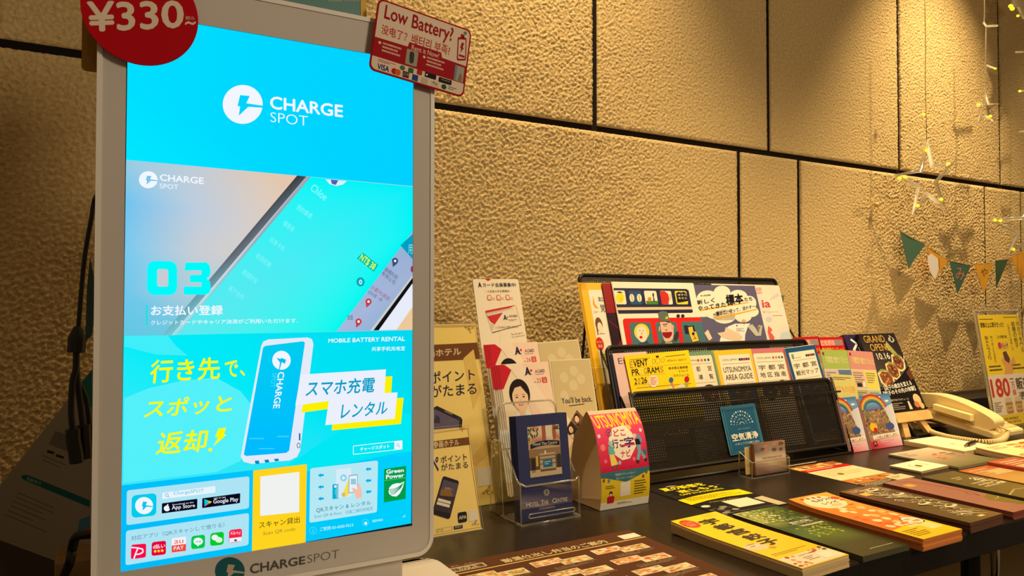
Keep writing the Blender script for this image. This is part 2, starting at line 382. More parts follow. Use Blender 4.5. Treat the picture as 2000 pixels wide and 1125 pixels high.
def panel(x0, x1, z0, z1, amp):
    JV = .0078; x0 += JV; x1 -= JV
    X0, X1, Z0, Z1 = max(x0, WX0), min(x1, WX1), max(z0, WZ0), min(z1, WZ1)
    verts, faces = [], []
    if X1 > X0+.01 and Z1 > Z0+.01:
        xs = np.arange(X0, X1, STEP); xs[-1] = X1; zs = np.arange(Z0, Z1, STEP); zs[-1] = Z1
        ix = np.clip(((xs-WX0)/STEP).astype(int), 0, nw-1); iz = np.clip(((zs-WZ0)/STEP).astype(int), 0, nh-1)
        XX, ZZ = np.meshgrid(xs, zs); sm = lambda e0, e1: (lambda t: t*t*(3-2*t))(np.clip((XX-e0)/(e1-e0), 0, 1))
        D = H[np.ix_(iz, ix)]*amp*(1-.62*sm(.95, 1.45)+.62*sm(1.80, 2.15)-.4*sm(2.60, 2.95))  # relief lowered mid-wall to imitate flat light; the stucco itself is evenly rough
        ed = np.minimum(np.minimum(XX-x0, x1-XX), np.minimum(ZZ-z0, z1-ZZ)); YY = -D+np.where(ed < .004, .0016, 0)
        co_ = np.stack([XX, YY, ZZ], -1).reshape(-1, 3); a, b = len(zs), len(xs)
        idx = np.arange(a*b).reshape(a, b); q = np.stack([idx[:-1, :-1], idx[:-1, 1:], idx[1:, 1:], idx[1:, :-1]], -1).reshape(-1, 4)
        # side walls of the panel
        rim = np.concatenate([idx[0, :], idx[1:, -1], idx[-1, -2::-1], idx[-2:0:-1, 0]]); base = len(co_)
        back = co_[rim].copy(); back[:, 1] = .02; co_ = np.concatenate([co_, back]); n = len(rim)
        j = np.arange(n); q2 = np.stack([rim, base+j, base+(j+1) % n, rim[(j+1) % n]], -1); q = np.concatenate([q, q2])
        me = bpy.data.meshes.new('p'); me.vertices.add(len(co_)); me.vertices.foreach_set('co', co_.ravel())
        me.loops.add(q.size); me.loops.foreach_set('vertex_index', q.ravel().astype(np.int32)); me.polygons.add(len(q))
        me.polygons.foreach_set('loop_start', np.arange(0, q.size, 4, dtype=np.int32)); me.polygons.foreach_set('use_smooth', np.ones(len(q), bool)); me.update(); me.validate()
        link('wall_panel', me, wallm, wall)
    rest = []
    if z0 < WZ0: rest.append((x0, x1, z0, min(z1, WZ0)))
    if z1 > WZ1: rest.append((x0, x1, max(z0, WZ1), z1))
    if x1 > WX1 and z1 > WZ0: rest.append((max(x0, WX1), x1, max(z0, WZ0), min(z1, WZ1)))
    for r in rest: link('wall_panel', boxm(r[0], r[1], 0, .02, r[2], r[3]), wallm, wall)
JZ = 1.4445
for (a, b, am) in ((-1.27, -.70, .0036), (-.70, -.133, .0036), (-.133, .437, .0036), (.437, 1.009, .0040), (1.009, 1.583, .0032), (1.583, 2.157, .0026), (2.157, 2.73, .0028), (2.73, 3.30, .0026), (3.30, 3.87, .0024), (3.87, 4.2, .0022)):
    if b > WX0: panel(max(a, WX0), b, JZ+.0075, 2.7, am)
for (a, b, am) in ((-.9, -.593, .0038), (-.593, .32, .0040), (.32, .549, .0040), (.549, 1.47, .0044), (1.47, 1.70, .0034), (1.70, 2.63, .0040), (2.63, 2.86, .0034), (2.86, 3.77, .0034), (3.77, 4.2, .003)):
    panel(a, b, .3, JZ-.0075, am)
floor = link('floor', boxm(-1.6, 4.4, -3.2, .1, -.05, 0), noisy('floor_carpet', (58, 44, 28), (74, 58, 36), 90, .95, .3)); floor['kind'] = 'structure'
# lower band of wall under the table
b = link('baseboard_back', boxm(-1, 4.3, -.012, .02, 0, .29, bev=.003), noisy('lower_wall', (150, 122, 72), (166, 136, 82), 220, .9, .2)); b['kind'] = 'structure'

# ---------------------------------------------------------------- table
tbl = empty('table', 'long dark brown folding table standing along the stucco wall', 'table', (1.2, -.4, 0))
tm = noisy('table_laminate', (30, 21, 13), (42, 30, 18), 140, .32, .04, 5, .35, .0004)
def tloc(me, off=(1.2, -.4, 0)):
    me.transform(Matrix.Translation(-Vector(off))); return me
link('tabletop', tloc(boxm(-.75, 3.3, -.787, -.006, .690, TZ, bev=.0012)), tm, tbl)
dark = mat('black_edge_band', (22, 17, 14), .45)
link('edge_band', tloc(boxm(-.75, 3.3, -.7875, -.772, .683, .7185, bev=.001)), dark, tbl)
blk = mat('black_painted_steel', (20, 17, 15), .4, metal=.3); chrome = mat('chrome', (210, 205, 195), .18, metal=1)
for x in (-.5, 1.40, 3.0):
    lg = bmesh.new(); add_box(lg, x, x+.075, -.62, -.56, .60, .69, .004); add_tube(lg, [(x+.037, -.59, .62), (x+.037, -.59, .0)], .016, 10)
    add_tube(lg, [(x+.037, -.12, .68), (x+.037, -.12, .0)], .016, 10); add_tube(lg, [(x+.037, -.59, .64), (x+.037, -.12, .64)], .010, 8)
    o = link('leg', tloc(bm_mesh(lg)), blk, tbl, smooth=True)
    lk = bmesh.new(); add_tube(lk, [(x+.085, -.605, .60+.02*math.cos(a)) if 0 else (x+.085+.016*math.sin(a), -.605, .61+.02*math.cos(a)) for a in np.linspace(0, 2*math.pi, 17)[:-1]], .0014, 6, True)
    link('ring', tloc(bm_mesh(lk)), chrome, o, smooth=True)
    hk = bmesh.new(); add_tube(hk, [(x+.080, -.605, .588), (x+.082, -.605, .53), (x+.090, -.605, .515), (x+.100, -.605, .53), (x+.104, -.605, .588)], .0034, 8)
    link('hook', tloc(bm_mesh(hk)), chrome, o, smooth=True)
bm = bmesh.new(); add_tube(bm, smooth_path([(1.62, -.1, .688), (1.69, -.08, .6), (1.80, -.06, .42), (2.05, -.05, .2), (2.5, -.05, .02)]), .003, 6)
tag(link('electric_cable', bm_mesh(bm), blk, smooth=True), 'thin dark cord hanging behind the table legs', 'cord')

# ---------------------------------------------------------------- charging kiosk
YK = -.668
kf = Fr((0, YK, .72), (1, 0, 0), (0, 0, 1))
ks = empty('charging_kiosk', 'tall white battery rental kiosk with a glowing cyan advert screen', 'kiosk', kf)
wht = mat('kiosk_white_plastic', (206, 196, 184), .55, spec=.3); rimm = mat('kiosk_rim_plastic', (236, 226, 212), .45)
X0, X1, Z0, Z1 = .004, .3125, .062, .607
link('body', prism(rrect(X0+.004, Z0+.004, X1-.004, Z1-.004, .016, 8), -.046, -.004), wht, ks, smooth=True)
def ringmesh(outer, inner, z0, z1):
    bm = bmesh.new(); n = len(outer); L = [[bm.verts.new((*p, z)) for p in q] for q, z in ((outer, z1), (inner, z1), (inner, z0), (outer, z0))]
    for k in range(4):
        A, B = L[k], L[(k+1) % 4]
        for i in range(n): bm.faces.new((A[i], A[(i+1) % n], B[(i+1) % n], B[i]))
    return bm_mesh(bm)
O = rrect(X0, Z0, X1, Z1, .018, 10); I = rrect(X0+.0042, Z0+.0042, X1-.0042, Z1-.0042, .014, 10)
link('outer_rim', ringmesh(O, I, -.012, .0005), rimm, ks, smooth=True)
SX0, SX1, SZ0, SZ1 = .0260, .2896, .0935, .5712
sb = rrect(SX0, SZ0, SX1, SZ1, .001, 10)
link('bezel', ringmesh(I, sb, -.010, -.0008), wht, ks, smooth=True, label='plain off-white front frame around the screen')
scr = link('screen', boxm(SX0-.001, SX1+.001, SZ0-.001, SZ1+.001, -.0055, -.0030), mat('black_glass', (6, 7, 9), .08), ks, label='glowing portrait display')
# base
bm = bmesh.new(); add_prism(bm, rrect(-.012, -.092, .350, .082, (.022, .022, .03, .03), 6), 0, .030, T=lambda u, v, z: (u, z, -v))
bmesh.ops.bevel(bm, geom=[e for e in bm.edges if abs(e.verts[0].co.y-.03) < 1e-5 and abs(e.verts[1].co.y-.03) < 1e-5 and len(e.link_faces) == 2 and any(abs(f.normal.y) < .5 for f in e.link_faces)], offset=.003, segments=3, affect='EDGES')
link('base_plate', bm_mesh(bm), rimm, ks, smooth=True)
link('neck', boxm(.03, .285, .028, .066, -.036, -.014, bev=.003), wht, ks)
sf = Fr((0, YK+.0028, .72), (1, 0, 0), (0, 0, 1))
def scr_ink(): return Ink(sf)
LK = -.0029
xl = lambda y: 250.2-(y-24)*15/1098; xr = lambda y: 808.2-(y-120)*5/902
CY = (0, 212, 252)
K = scr_ink(); K.grid([(250.2, 23.5), (808.4, 120.5), (xr(364), 364), (xl(312), 312)], [[(0, 222, 255), (0, 214, 255), (0, 208, 255)], [(0, 222, 255), (0, 214, 255), (0, 208, 255)], [(0, 232, 255), (0, 216, 255), (0, 208, 255)]], 1)
WH = (242, 246, 255)
K.ell(474, 204, 39, 38, WH, 2, 40); bolt(K, 474, 204, 39, CY, 3)
K.text('CHARGE', (528, 212), (528, 188), (669, 229), (669, 206), WH, 3, .03); K.text('SPOT', (528, 238), (528, 219), (601, 246.5), (601, 227), WH, 3, -.012)
K.done('top_banner', scr, GLOW, off=LK)
K = scr_ink()
q = [(xl(312), 312), (xr(364), 364), (xr(645), 645), (xl(656), 656)]
K.grid(q, [[(150, 205, 228), (196, 204, 214), (226, 200, 178), (238, 196, 160), (238, 196, 160)],
           [(110, 196, 240), (190, 205, 222), (222, 205, 190), (234, 196, 162), (234, 196, 162)],
           [(120, 202, 240), (200, 206, 212), (222, 208, 196), (220, 200, 185), (220, 200, 185)],
           [(110, 200, 235), (180, 205, 215), (200, 205, 210), (200, 205, 210), (200, 205, 210)],
           [(96, 200, 228), (120, 200, 220), (150, 210, 220), (150, 210, 220), (150, 210, 220)]], 1)
K.at(230, 300, 3.125)
K.grid([(1095, 134), (1152, 140), (330, 1108), (270, 1110)], [[(52, 58, 64), (70, 76, 84)], [(92, 100, 110), (110, 120, 130)], [(110, 190, 205), (120, 200, 215)]], 2)
K.grid([(1150, 140), (1178, 143), (362, 1107), (328, 1108)], [[(170, 178, 190), (150, 165, 175)], [(216, 222, 232), (140, 165, 180)], [(180, 225, 232), (130, 215, 225)]], 3)
K.poly([(1178, 143), (1804, 202), (1804, 470), (1335, 1086), (362, 1107)], [(0, 246, 246), (0, 240, 250), (0, 246, 246), (0, 250, 238), (96, 232, 238)], 2)
K.poly([(1803, 470), (1803, 735), (1540, 1080), (1335, 1086)], [(148, 176, 212), (160, 178, 214), (150, 178, 216), (168, 186, 222)], 2)
K.poly([(1803, 488), (1725, 560), (1803, 650)], (0, 160, 194), 3); K.tx('用', 1772, 555, 1800, 612, (150, 220, 235), 4)
K.poly([(1803, 735), (1803, 752), (1558, 1079), (1540, 1080)], (205, 205, 200), 4); K.poly([(1803, 752), (1803, 785), (1592, 1078), (1560, 1079)], (18, 18, 20), 4)
K.poly([(1802, 785), (1802, 1073), (1592, 1078)], (232, 236, 248), 3); K.poly([(1700, 1076), (1802, 930), (1802, 1073)], (238, 200, 152), 4)
K.ell(186, 160, 57, 52, WH, 5, 32); bolt(K, 186, 160, 57, (120, 196, 230), 6, 52)
K.text('CHARGE', (258, 165), (258, 126), (523, 186), (523, 148), WH, 5, .03); K.text('SPOT', (256, 212), (256, 183), (369, 219), (369, 190), WH, 5)
K.text('Chloe', (1172, 222), (1196, 182), (1262, 290), None, (150, 250, 255), 4)
for i, s in enumerate(('預約優惠', '優惠券', '信用卡包', '租借紀錄', '邀請好友', '客戶合作')):
    dx, dy = -83*i, 99*i; n = .72 if len(s) == 3 else 1
    K.text(s, (1086+dx, 336+dy), (1104+dx, 306+dy), (1086+88*n+dx, 336+66*n+dy), None, (130, 248, 252), 4)
K.poly([(1268, 158), (1396, 168), (1375, 188), (1335, 198), (1292, 186)], (225, 235, 250), 4); K.poly([(1300, 160), (1345, 164), (1330, 192), (1305, 184)], (90, 90, 180), 5)
K.poly([(1458, 640), (1494, 604), (1590, 680), (1562, 722)], (0, 196, 170), 4); K.text('NT$ 38', (1470, 650), (1492, 612), (1556, 716), None, (236, 255, 70), 5, .02)
K.ell(1481, 783, 25, 28, (0, 170, 186), 4); K.tx('0', 1473, 770, 1490, 798, WH, 5, .03)
for (x, y, c) in ((1692, 655, (52, 76, 112)), (1530, 903, (196, 62, 66)), (1469, 1025, (196, 62, 66)), (1800, 705, (150, 50, 80))):
    K.ell(x if x < 1790 else 1795, y, 19 if x < 1790 else 8, 19, c, 4)
    if x < 1790: K.poly([(x-16, y+10), (x+12, y+16), (x-14, y+38)], c, 4); K.ell(x, y, 8, 8, (240, 240, 250), 5, 10)
K.text('環穗科技', (1622, 714), (1636, 690), (1700, 772), None, (84, 92, 116), 4); K.text('有限公司', (1606, 736), (1620, 714), (1684, 802), None, (84, 92, 116), 4)
K.text('小蒙內湖店', (1536, 820), (1552, 798), (1650, 900), None, (172, 78, 104), 4); K.text('定料理・鍋', (1522, 852), (1534, 832), (1606, 905), None, (100, 104, 130), 4)
K.tx('旅居', 1400, 985, 1435, 1016, (70, 84, 110), 4)
T0 = (0, 250, 250)
K.rq([(180, 655), (362, 657), (362, 863), (178, 863)], (.26, .22), T0, 5); K.rq([(240, 704), (308, 705), (308, 812), (240, 812)], (.2, .12), (198, 205, 212), 6)
K.poly([(412, 666), (540, 664), (560, 682), (566, 720), (560, 748), (540, 762), (562, 778), (568, 830), (556, 852), (534, 862), (402, 860), (402, 812), (510, 812), (510, 786), (440, 784), (440, 742), (510, 740), (510, 712), (408, 714)], T0, 5)
K.text('お支払い登録', (203, 988), (205, 928), (640, 984), (640, 926), WH, 5, .03); K.rect(172, 924, 181, 1050, (0, 230, 232), 5)
K.text('クレジットカードやキャリア決済がご利用いただけます.', (200, 1047), (202, 1018), (1095, 1032), (1095, 1006), WH, 5, .015)
K.done('payment_advert', scr, GLOW, off=LK)
K = scr_ink(); YE = (250, 248, 0)
K.poly([(xl(656), 656), (xr(645), 645), (xr(882), 882), (xl(948), 948)], [(0, 238, 248), (0, 216, 240), (0, 226, 244), (60, 232, 248)], 1)
K.at(230, 640, 3.3333)
K.poly([(42, 460), (200, 395), (420, 345), (640, 325), (800, 415), (868, 500), (800, 867), (640, 940), (36, 1010)], (84, 240, 250), 2)
K.poly([(44, 54), (325, 50), (380, 120), (455, 182), (250, 175), (44, 122)], (64, 238, 250), 2)
K.poly([(960, 990), (1400, 700), (1750, 560), (1906, 560), (1906, 800)], (0, 232, 244), 2)
K.text('行き先', (205, 362), (222, 212), (662, 332), (665, 192), YE, 4, .02); K.text('で、', (702, 330), (698, 222), (828, 312), (818, 208), YE, 4, .02)
K.text('スポッと', (165, 590), (200, 468), (738, 545), (746, 432), YE, 4, .02); K.text('返却', (245, 828), (276, 680), (568, 802), (590, 662), YE, 4, .02)
K.poly([(655, 658), (706, 650), (690, 694), (708, 696), (622, 772), (654, 712), (634, 712)], YE, 4); K.ell(602, 794, 13, 12, YE, 4, 12)
K.at(0, 0, 1)
K.poly([(510, 676), (514, 667), (524, 663), (600, 659), (609, 662), (612, 672), (586, 880), (580, 892), (566, 899), (492, 906), (476, 902), (470, 892)], (228, 234, 248), 4)
K.poly([(513.5, 679), (518, 675.4), (591.5, 666.4), (595.4, 669.4), (564.5, 880), (558.5, 884.5), (480.5, 890.5), (476, 887.5)], [(0, 205, 240)]*4+[(0, 186, 255)]*4, 5)
K.ell(549.5, 703.6, 18, 18.5, WH, 6, 28); bolt(K, 549.5, 703.6, 18, (0, 190, 238), 7, rot=97)
K.text('CHARGE', (543, 727), (555.5, 726.4), (533, 797.5), None, WH, 6, .02); K.text('SPOT', (531.5, 728.5), (540.5, 728), (527, 757), None, (60, 222, 255), 6)
K.rect(487, 855, 515, 857.5, (60, 210, 255), 6); K.rect(541, 851, 564, 853.5, (60, 210, 255), 6); K.rect(505, 875, 536, 877, (60, 210, 255), 6)
for x in (497, 516, 535): K.poly([(x, 900-(x-497)*.1), (x+8, 899-(x-497)*.1), (x+10, 905-(x-497)*.13), (x+2, 906-(x-497)*.13)], (0, 132, 196), 6)
K.rect(583.5, 846, 586.5, 860, (0, 110, 160), 5); K.ring(583, 870, 3, 5, 1.3, (60, 90, 120), 5, 10)
K.at(230, 640, 3.3333); BX = (236, 240, 252)
K.poly([(1232, 350), (1786, 316), (1776, 472), (1195, 553)], (250, 240, 0), 5); K.poly([(1415, 480), (1860, 456), (1842, 626), (1392, 668)], (250, 240, 0), 5)
K.poly([(1190, 305), (1745, 271), (1735, 428), (1155, 506)], BX, 6); K.poly([(1378, 442), (1820, 421), (1802, 592), (1350, 634)], BX, 6)
K.text('スマホ充電', (1220, 450), (1240, 346), (1664, 418), (1678, 322), (0, 160, 200), 7, .025); K.text('レンタル', (1450, 592), (1462, 494), (1748, 560), (1762, 476), (0, 160, 200), 7, .025)
K.text('MOBILE BATTERY RENTAL', (1370, 98), (1373, 72), (1868, 85), (1870, 57), WH, 4, .02); K.text('共享手机充电宝', (1652, 153), (1653, 125), (1868, 148), (1870, 120), WH, 4, .01)
K.line([(1533, 770), (1850, 735), (1850, 790), (1533, 825), (1533, 770)], 4, WH, 4); K.poly([(1800, 741), (1850, 735), (1850, 790), (1800, 796)], WH, 4)
K.ring(1822, 762, 8, 9, 3, (0, 190, 225), 5, 12); K.line([(1828, 770), (1836, 779)], 3, (0, 190, 225), 5)
K.text('チャージスポット', (1578, 804), (1578, 779), (1768, 783), (1768, 757), WH, 5, .02)
K.done('rental_advert', scr, GLOW, off=LK)
K = scr_ink()
K.poly([(xl(948), 948), (xr(882), 882), (803, 1022.3), (235, 1122)], [(0, 190, 250), (0, 208, 252), (0, 208, 252), (0, 186, 248)], 1)
PB = (172, 228, 244); K.at(230, 890, 4.786)
K.rq([(85, 325), (1230, 192), (1226, 492), (80, 650)], (.02, .07), PB, 2); K.rq([(77, 702), (1226, 535), (1222, 835), (72, 1025)], (.02, .07), PB, 2)
K.rq([(130, 372), (362, 348), (360, 558), (128, 582)], .18, (0, 204, 236), 3); K.ell(246, 466, 84, 80, WH, 4, 32); bolt(K, 246, 466, 82, (0, 200, 234), 5)
K.rq([(418, 346), (912, 283), (912, 345), (415, 406)], (.02, .15), (232, 244, 252), 3); K.ring(458, 366, 14, 15, 5, (90, 170, 210), 4, 14); K.line([(468, 376), (482, 388)], 6, (90, 170, 210), 4)
K.text('ChargeSPOT', (522, 376), (520, 336), (805, 346), (805, 307), (90, 186, 226), 4)
K.rq([(413, 445), (744, 402), (742, 496), (411, 540)], (.02, .07), (6, 8, 28), 3); K.text('App Store', (505, 516), (505, 466), (721, 488), (721, 446), WH, 4, .01); K.text('Download on the', (510, 464), (510, 452), (708, 441), (708, 427), WH, 4)
K.ell(459, 492, 29, 27, WH, 4, 20); K.ell(488, 484, 10, 12, (6, 8, 28), 5, 12); K.ell(466, 458, 6, 10, WH, 5, 10, 30)
K.rq([(790, 398), (1145, 350), (1142, 442), (788, 490)], (.02, .07), (6, 8, 28), 3); K.text('Google Play', (893, 458), (893, 410), (1126, 436), (1126, 386), WH, 4, .01); K.text('GET IT ON', (897, 408), (897, 394), (1006, 395), (1006, 381), WH, 4)
K.poly([(808, 405), (846, 437), (810, 474)], (0, 190, 240), 4); K.poly([(808, 405), (862, 424), (846, 437)], (60, 220, 120), 4); K.poly([(862, 424), (878, 430), (862, 445), (846, 437)], (250, 210, 40), 4); K.poly([(810, 474), (846, 437), (862, 445)], (240, 70, 80), 4)
K.text('対応アプリ（QRスキャンして借りる）', (125, 797), (125, 750), (995, 668), (995, 622), (112, 146, 176), 3, .01)
RD = (250, 10, 70); GN = (0, 200, 70)
K.rq([(125, 832), (266, 820), (263, 950), (122, 968)], .14, RD, 3); K.line([(126, 856), (190, 862), (232, 872), (236, 900), (206, 918), (170, 922)], 13, WH, 4); K.line([(190, 862), (168, 910), (150, 964)], 13, WH, 4)
K.rq([(318, 808), (451, 793), (450, 922), (315, 937)], .16, (232, 0, 60), 3); K.text('d払い', (330, 872), (330, 828), (442, 858), (442, 822), WH, 4, .02)
for x in (349, 382, 415): K.ell(x, 893-(x-349)*.1, 13, 13, (255, 206, 60), 4, 12)
K.rq([(505, 771), (638, 755), (636, 890), (503, 908)], .08, (246, 240, 244), 3); K.poly([(504, 840), (637, 824), (636, 888), (504, 905)], (240, 70, 60), 4); K.text('au', (528, 824), (528, 790), (612, 814), (612, 782), (240, 80, 60), 5); K.text('PAY', (524, 884), (524, 848), (616, 872), (616, 838), WH, 5, .01)
K.rq([(688, 752), (816, 735), (814, 860), (685, 875)], .2, GN, 3); K.ell(751, 800, 44, 35, WH, 4, 24); K.poly([(735, 828), (770, 824), (748, 848)], WH, 4); K.tx('LINE', 725, 792, 778, 810, GN, 5, .02)
K.rq([(865, 725), (992, 708), (990, 830), (862, 845)], .2, (0, 205, 40), 3); K.ell(908, 764, 32, 27, WH, 4, 20); K.ell(944, 786, 34, 26, (225, 245, 225), 4.5, 20)
K.rq([(1040, 695), (1162, 680), (1158, 800), (1038, 818)], .2, (250, 30, 74), 3); K.poly([(1041, 772), (1158, 758), (1156, 796), (1046, 812)], (240, 240, 246), 4); K.tx('メルペイ', 1052, 706, 1148, 738, WH, 4, .01); K.rect(1088, 782, 1112, 798, (60, 30, 60), 5)
K.done('app_panel', scr, GLOW, off=LK)
K = scr_ink(); K.at(480, 880, 4.591)
K.poly([(67, 178), (547, 122), (535, 822), (55, 908)], (255, 212, 30), 3); K.poly([(130, 232), (480, 190), (478, 550), (128, 586)], (240, 242, 240), 4)
K.text('スキャン貸出', (118, 698), (120, 640), (483, 645), (483, 590), (92, 72, 20), 5, .01); K.text('Scan QR code', (154, 765), (156, 727), (443, 720), (443, 685), (160, 130, 40), 5)
K.done('scan_panel', scr, GLOW, off=LK)
K = scr_ink(); K.at(480, 880, 4.591)
K.rq([(577, 160), (1185, 88), (1176, 552), (570, 648)], (.03, .04), (182, 232, 244), 3)
K.poly([(810, 168), (945, 155), (945, 410), (810, 425)], (214, 236, 246), 4); K.ell(876, 244, 30, 32, (140, 212, 236), 5); K.poly([(866, 228), (866, 262), (894, 244)], WH, 6)
K.poly([(777, 302), (831, 297), (829, 430), (776, 435)], (0, 178, 214), 4); K.ell(802, 321, 11, 11, WH, 5, 14); K.rect(801, 345, 805, 395, (120, 220, 240), 5)
K.poly([(928, 238), (862, 400), (892, 418), (950, 368)], (244, 222, 84), 5); K.rect(860, 378, 890, 412, (206, 190, 110), 5.5)
K.rq([(922, 222), (1002, 211), (1000, 370), (920, 382)], .12, (70, 110, 150), 6); K.rq([(926, 227), (998, 217), (996, 366), (924, 377)], .1, (226, 242, 250), 7); K.rect(940, 252, 986, 302, (150, 200, 220), 8)
K.poly([(948, 345), (962, 330), (994, 350), (1002, 290), (1020, 300), (1036, 360), (1040, 418), (988, 430), (976, 384)], (244, 190, 170), 8)
for (x, y) in ((672, 220), (672, 325), (672, 430), (1098, 165), (1098, 268), (1098, 368)): K.poly([(x-26, y+2), (x, y-18), (x, y-8), (x+26, y-12), (x+26, y+8), (x, y+10), (x, y+20)], (0, 178, 226), 4)
K.text('QRスキャン & レンタル', (632, 560), (632, 512), (1120, 487), (1120, 446), (70, 124, 150), 5, .01); K.text('Scan QR & Rent', (615, 610), (615, 578), (858, 573), (858, 545), (90, 160, 184), 5); K.text('扫描二维码和租赁', (892, 570), (892, 538), (1138, 533), (1138, 500), (90, 160, 184), 5)
K.poly([(1240, 165), (1438, 137), (1433, 432), (1237, 465)], (0, 156, 70), 3); K.text('Green', (1262, 208), (1260, 172), (1414, 190), (1414, 158), WH, 4, .04); K.text('Power', (1258, 255), (1258, 218), (1418, 235), (1418, 203), WH, 4, .04); K.line([(1240, 270), (1436, 242)], 3, (120, 210, 150), 4)
K.poly([(1280, 370), (1284, 335), (1310, 305), (1350, 292), (1385, 292), (1420, 276), (1408, 330), (1380, 385), (1350, 412), (1312, 408), (1288, 392)], WH, 4)
for i in range(4): K.line([(1282+i*6, 350+i*14), (1330, 345+i*14), (1375, 322+i*8), (1412-i*6, 290+i*12)], 6, (0, 156, 70), 5)
K.ring(603, 718, 32, 32, 5, (70, 224, 252), 3, 24); K.tx('☎', 588, 700, 618, 736, (70, 224, 252), 3); K.text('ご質問 03-4500-9213', (665, 722), (665, 688), (962, 680), (962, 648), (190, 244, 255), 4, .01)
K.ring(1073, 645, 28, 30, 5, (70, 224, 252), 3, 24); K.rect(1064, 640, 1086, 664, WH, 3); K.text('383466', (1133, 645), (1133, 622), (1228, 628), (1228, 607), (190, 244, 255), 4, .01)
K.poly([(1398, 600), (1430, 572), (1430, 594)], (120, 232, 252), 3)
K.done('help_panel', scr, GLOW, off=LK)
# lettering on the bezel
bf = Fr((0, YK+.0008, .72), (1, 0, 0), (0, 0, 1)); K = Ink(bf); K.at(480, 880, 4.591); G = (86, 82, 74)
K.text('CHARGE', (40, 1105), (40, 1020), (530, 1015), (530, 946), G, 1, .03); K.text('SPOT', (552, 1010), (552, 938), (835, 962), (838, 886), (120, 112, 98), 1, -.012)
K.at(0, 0, 1); K.ell(449, 1096+19, 29, 27, (28, 92, 100), 1, 36); bolt(K, 449, 1115, 28, (190, 172, 148), 2)
K.done('logo_lettering', ks, off=-.0006, label='dark grey and teal lettering under the screen')

# signs on the kiosk
pf = Fr((.0367, YK-.0075, 1.2925), (1, 0, 0), (0, 0, 1)); pf.O = oy(276, 24, YK-.0075)
RS = .0452
o = empty('price_sign', 'round deep red price sign reading ¥330 on the kiosk top left corner', 'sign', pf)
circ = [(RS*math.cos(2*math.pi*i/64), RS*math.sin(2*math.pi*i/64)) for i in range(64)]
link('disc', prism(circ, -.0015, 0), mat('sign_red', (190, 0, 18), .7, spec=.12), o)
K = Ink(pf); K.at(0, 0, 3.75); K.text('¥330', (655, 232), (640, 18), (1342, 200), (1335, 0), (236, 214, 186), 1, .03); K.tx('税込', 1358, 118, 1426, 146, (236, 200, 176), 1); K.text('~', (1358, 184), (1358, 160), (1430, 180), None, (236, 200, 176), 1, .04)
K.done('price_print', o)
bm = bmesh.new(); add_box(bm, -.012, .012, -.004, .004, -.0066, -.0015); link('tape_tab', bm_mesh(bm), mat('clear_tape', (200, 190, 160), .3), o)
f = Fr((.240, YK-.0085, 1.275), (1, 0, 0), (0, 0, 1)); O4 = [f.P(*p) for p in ((720, 135), (905, 191), (925, 60), (748, -1))]
a = Vector(O4[1])-Vector(O4[0]); ang = math.atan2(a.y, a.x)
f = Fr(oy(720, 135, YK-.0085), (math.cos(ang), 0, math.sin(ang)), (-math.sin(ang), 0, math.cos(ang)))
Wd, Hd = a.length, (Vector(O4[3])-Vector(O4[0])).length
o = empty('payment_sign', 'tilted red and white low battery sign with rounded corners on the kiosk top right corner', 'sign', f)
link('plate', prism(rrect(0, 0, Wd, Hd, .0065, 5), -.0012, 0), mat('sign_dark_red', (176, 6, 18), .7, spec=.12), o)
K = Ink(None, Wd, Hd); D = (172, 8, 20); CR_ = (240, 216, 188)
K.poly([(a/Wd, 1-b/Hd) for a, b in rrect(.0017, .0017, Wd-.0017, Hd-.0017, .0055, 5)], CR_, 1)
K.poly([(0.012, .56-.02), (0.35, .53), (.36, .46), (.70, .46), (.715, .53), (.988, .54), (.988, .80), (.012, .80)], D, 2)
K.tx('Low Battery?', .08, .06, .80, .31, D, 3, .02); K.tx('没电了？', .07, .34, .33, .47, (206, 60, 40), 3, .01); K.tx('배터리 부족?', .38, .33, .79, .47, (206, 60, 40), 3, .01)
K.tx('Rent it Now!', .39, .485, .68, .555, CR_, 3, .01)
K.rq([(.855, .16), (.95, .13), (.975, .46), (.875, .50)], .12, D, 3); K.rq([(.867, .19), (.942, .165), (.962, .44), (.885, .47)], .1, CR_, 4); K.rect(.885, .10, .925, .15, D, 3); K.poly([(.905, .22), (.93, .22), (.92, .29), (.935, .29), (.90, .38), (.908, .31), (.893, .31)], D, 5); K.rect(.89, .40, .955, .43, D, 5)
K.ell(.93, .07, .018, .024, (90, 140, 130), 3, 12)
for (x, y) in ((.07, .60), (.53, .60)): K.ell(x, y, .014, .02, CR_, 3, 12); K.dash(x+.03, y-.02, x+.23, y+.13, 3, (232, 190, 168), 3, 4, .5)
K.rq([(.345, .56), (.465, .56), (.465, .775), (.345, .775)], .06, (170, 160, 140), 3); K.rq([(.375, .585), (.425, .58), (.43, .74), (.385, .75)], .3, (62, 58, 50), 4)
K.rq([(.865, .57), (.97, .57), (.97, .79), (.865, .79)], .06, (176, 168, 146), 3); K.rect(.865, .58, .89, .78, (110, 140, 150), 4); K.poly([(.91, .78), (.93, .66), (.95, .70), (.955, .78)], (150, 120, 90), 4)
K.tx('VISA', .08, .885, .195, .96, (28, 34, 120), 3, .03)
K.ell(.25, .925, .030, .042, (200, 20, 20), 3); K.ell(.285, .925, .030, .042, (226, 100, 30), 3.5)
K.rect(.335, .88, .40, .965, (70, 46, 50), 3); K.tx('JCB', .34, .90, .395, .945, (220, 160, 140), 4); K.rect(.435, .885, .495, .97, (24, 70, 150), 3)
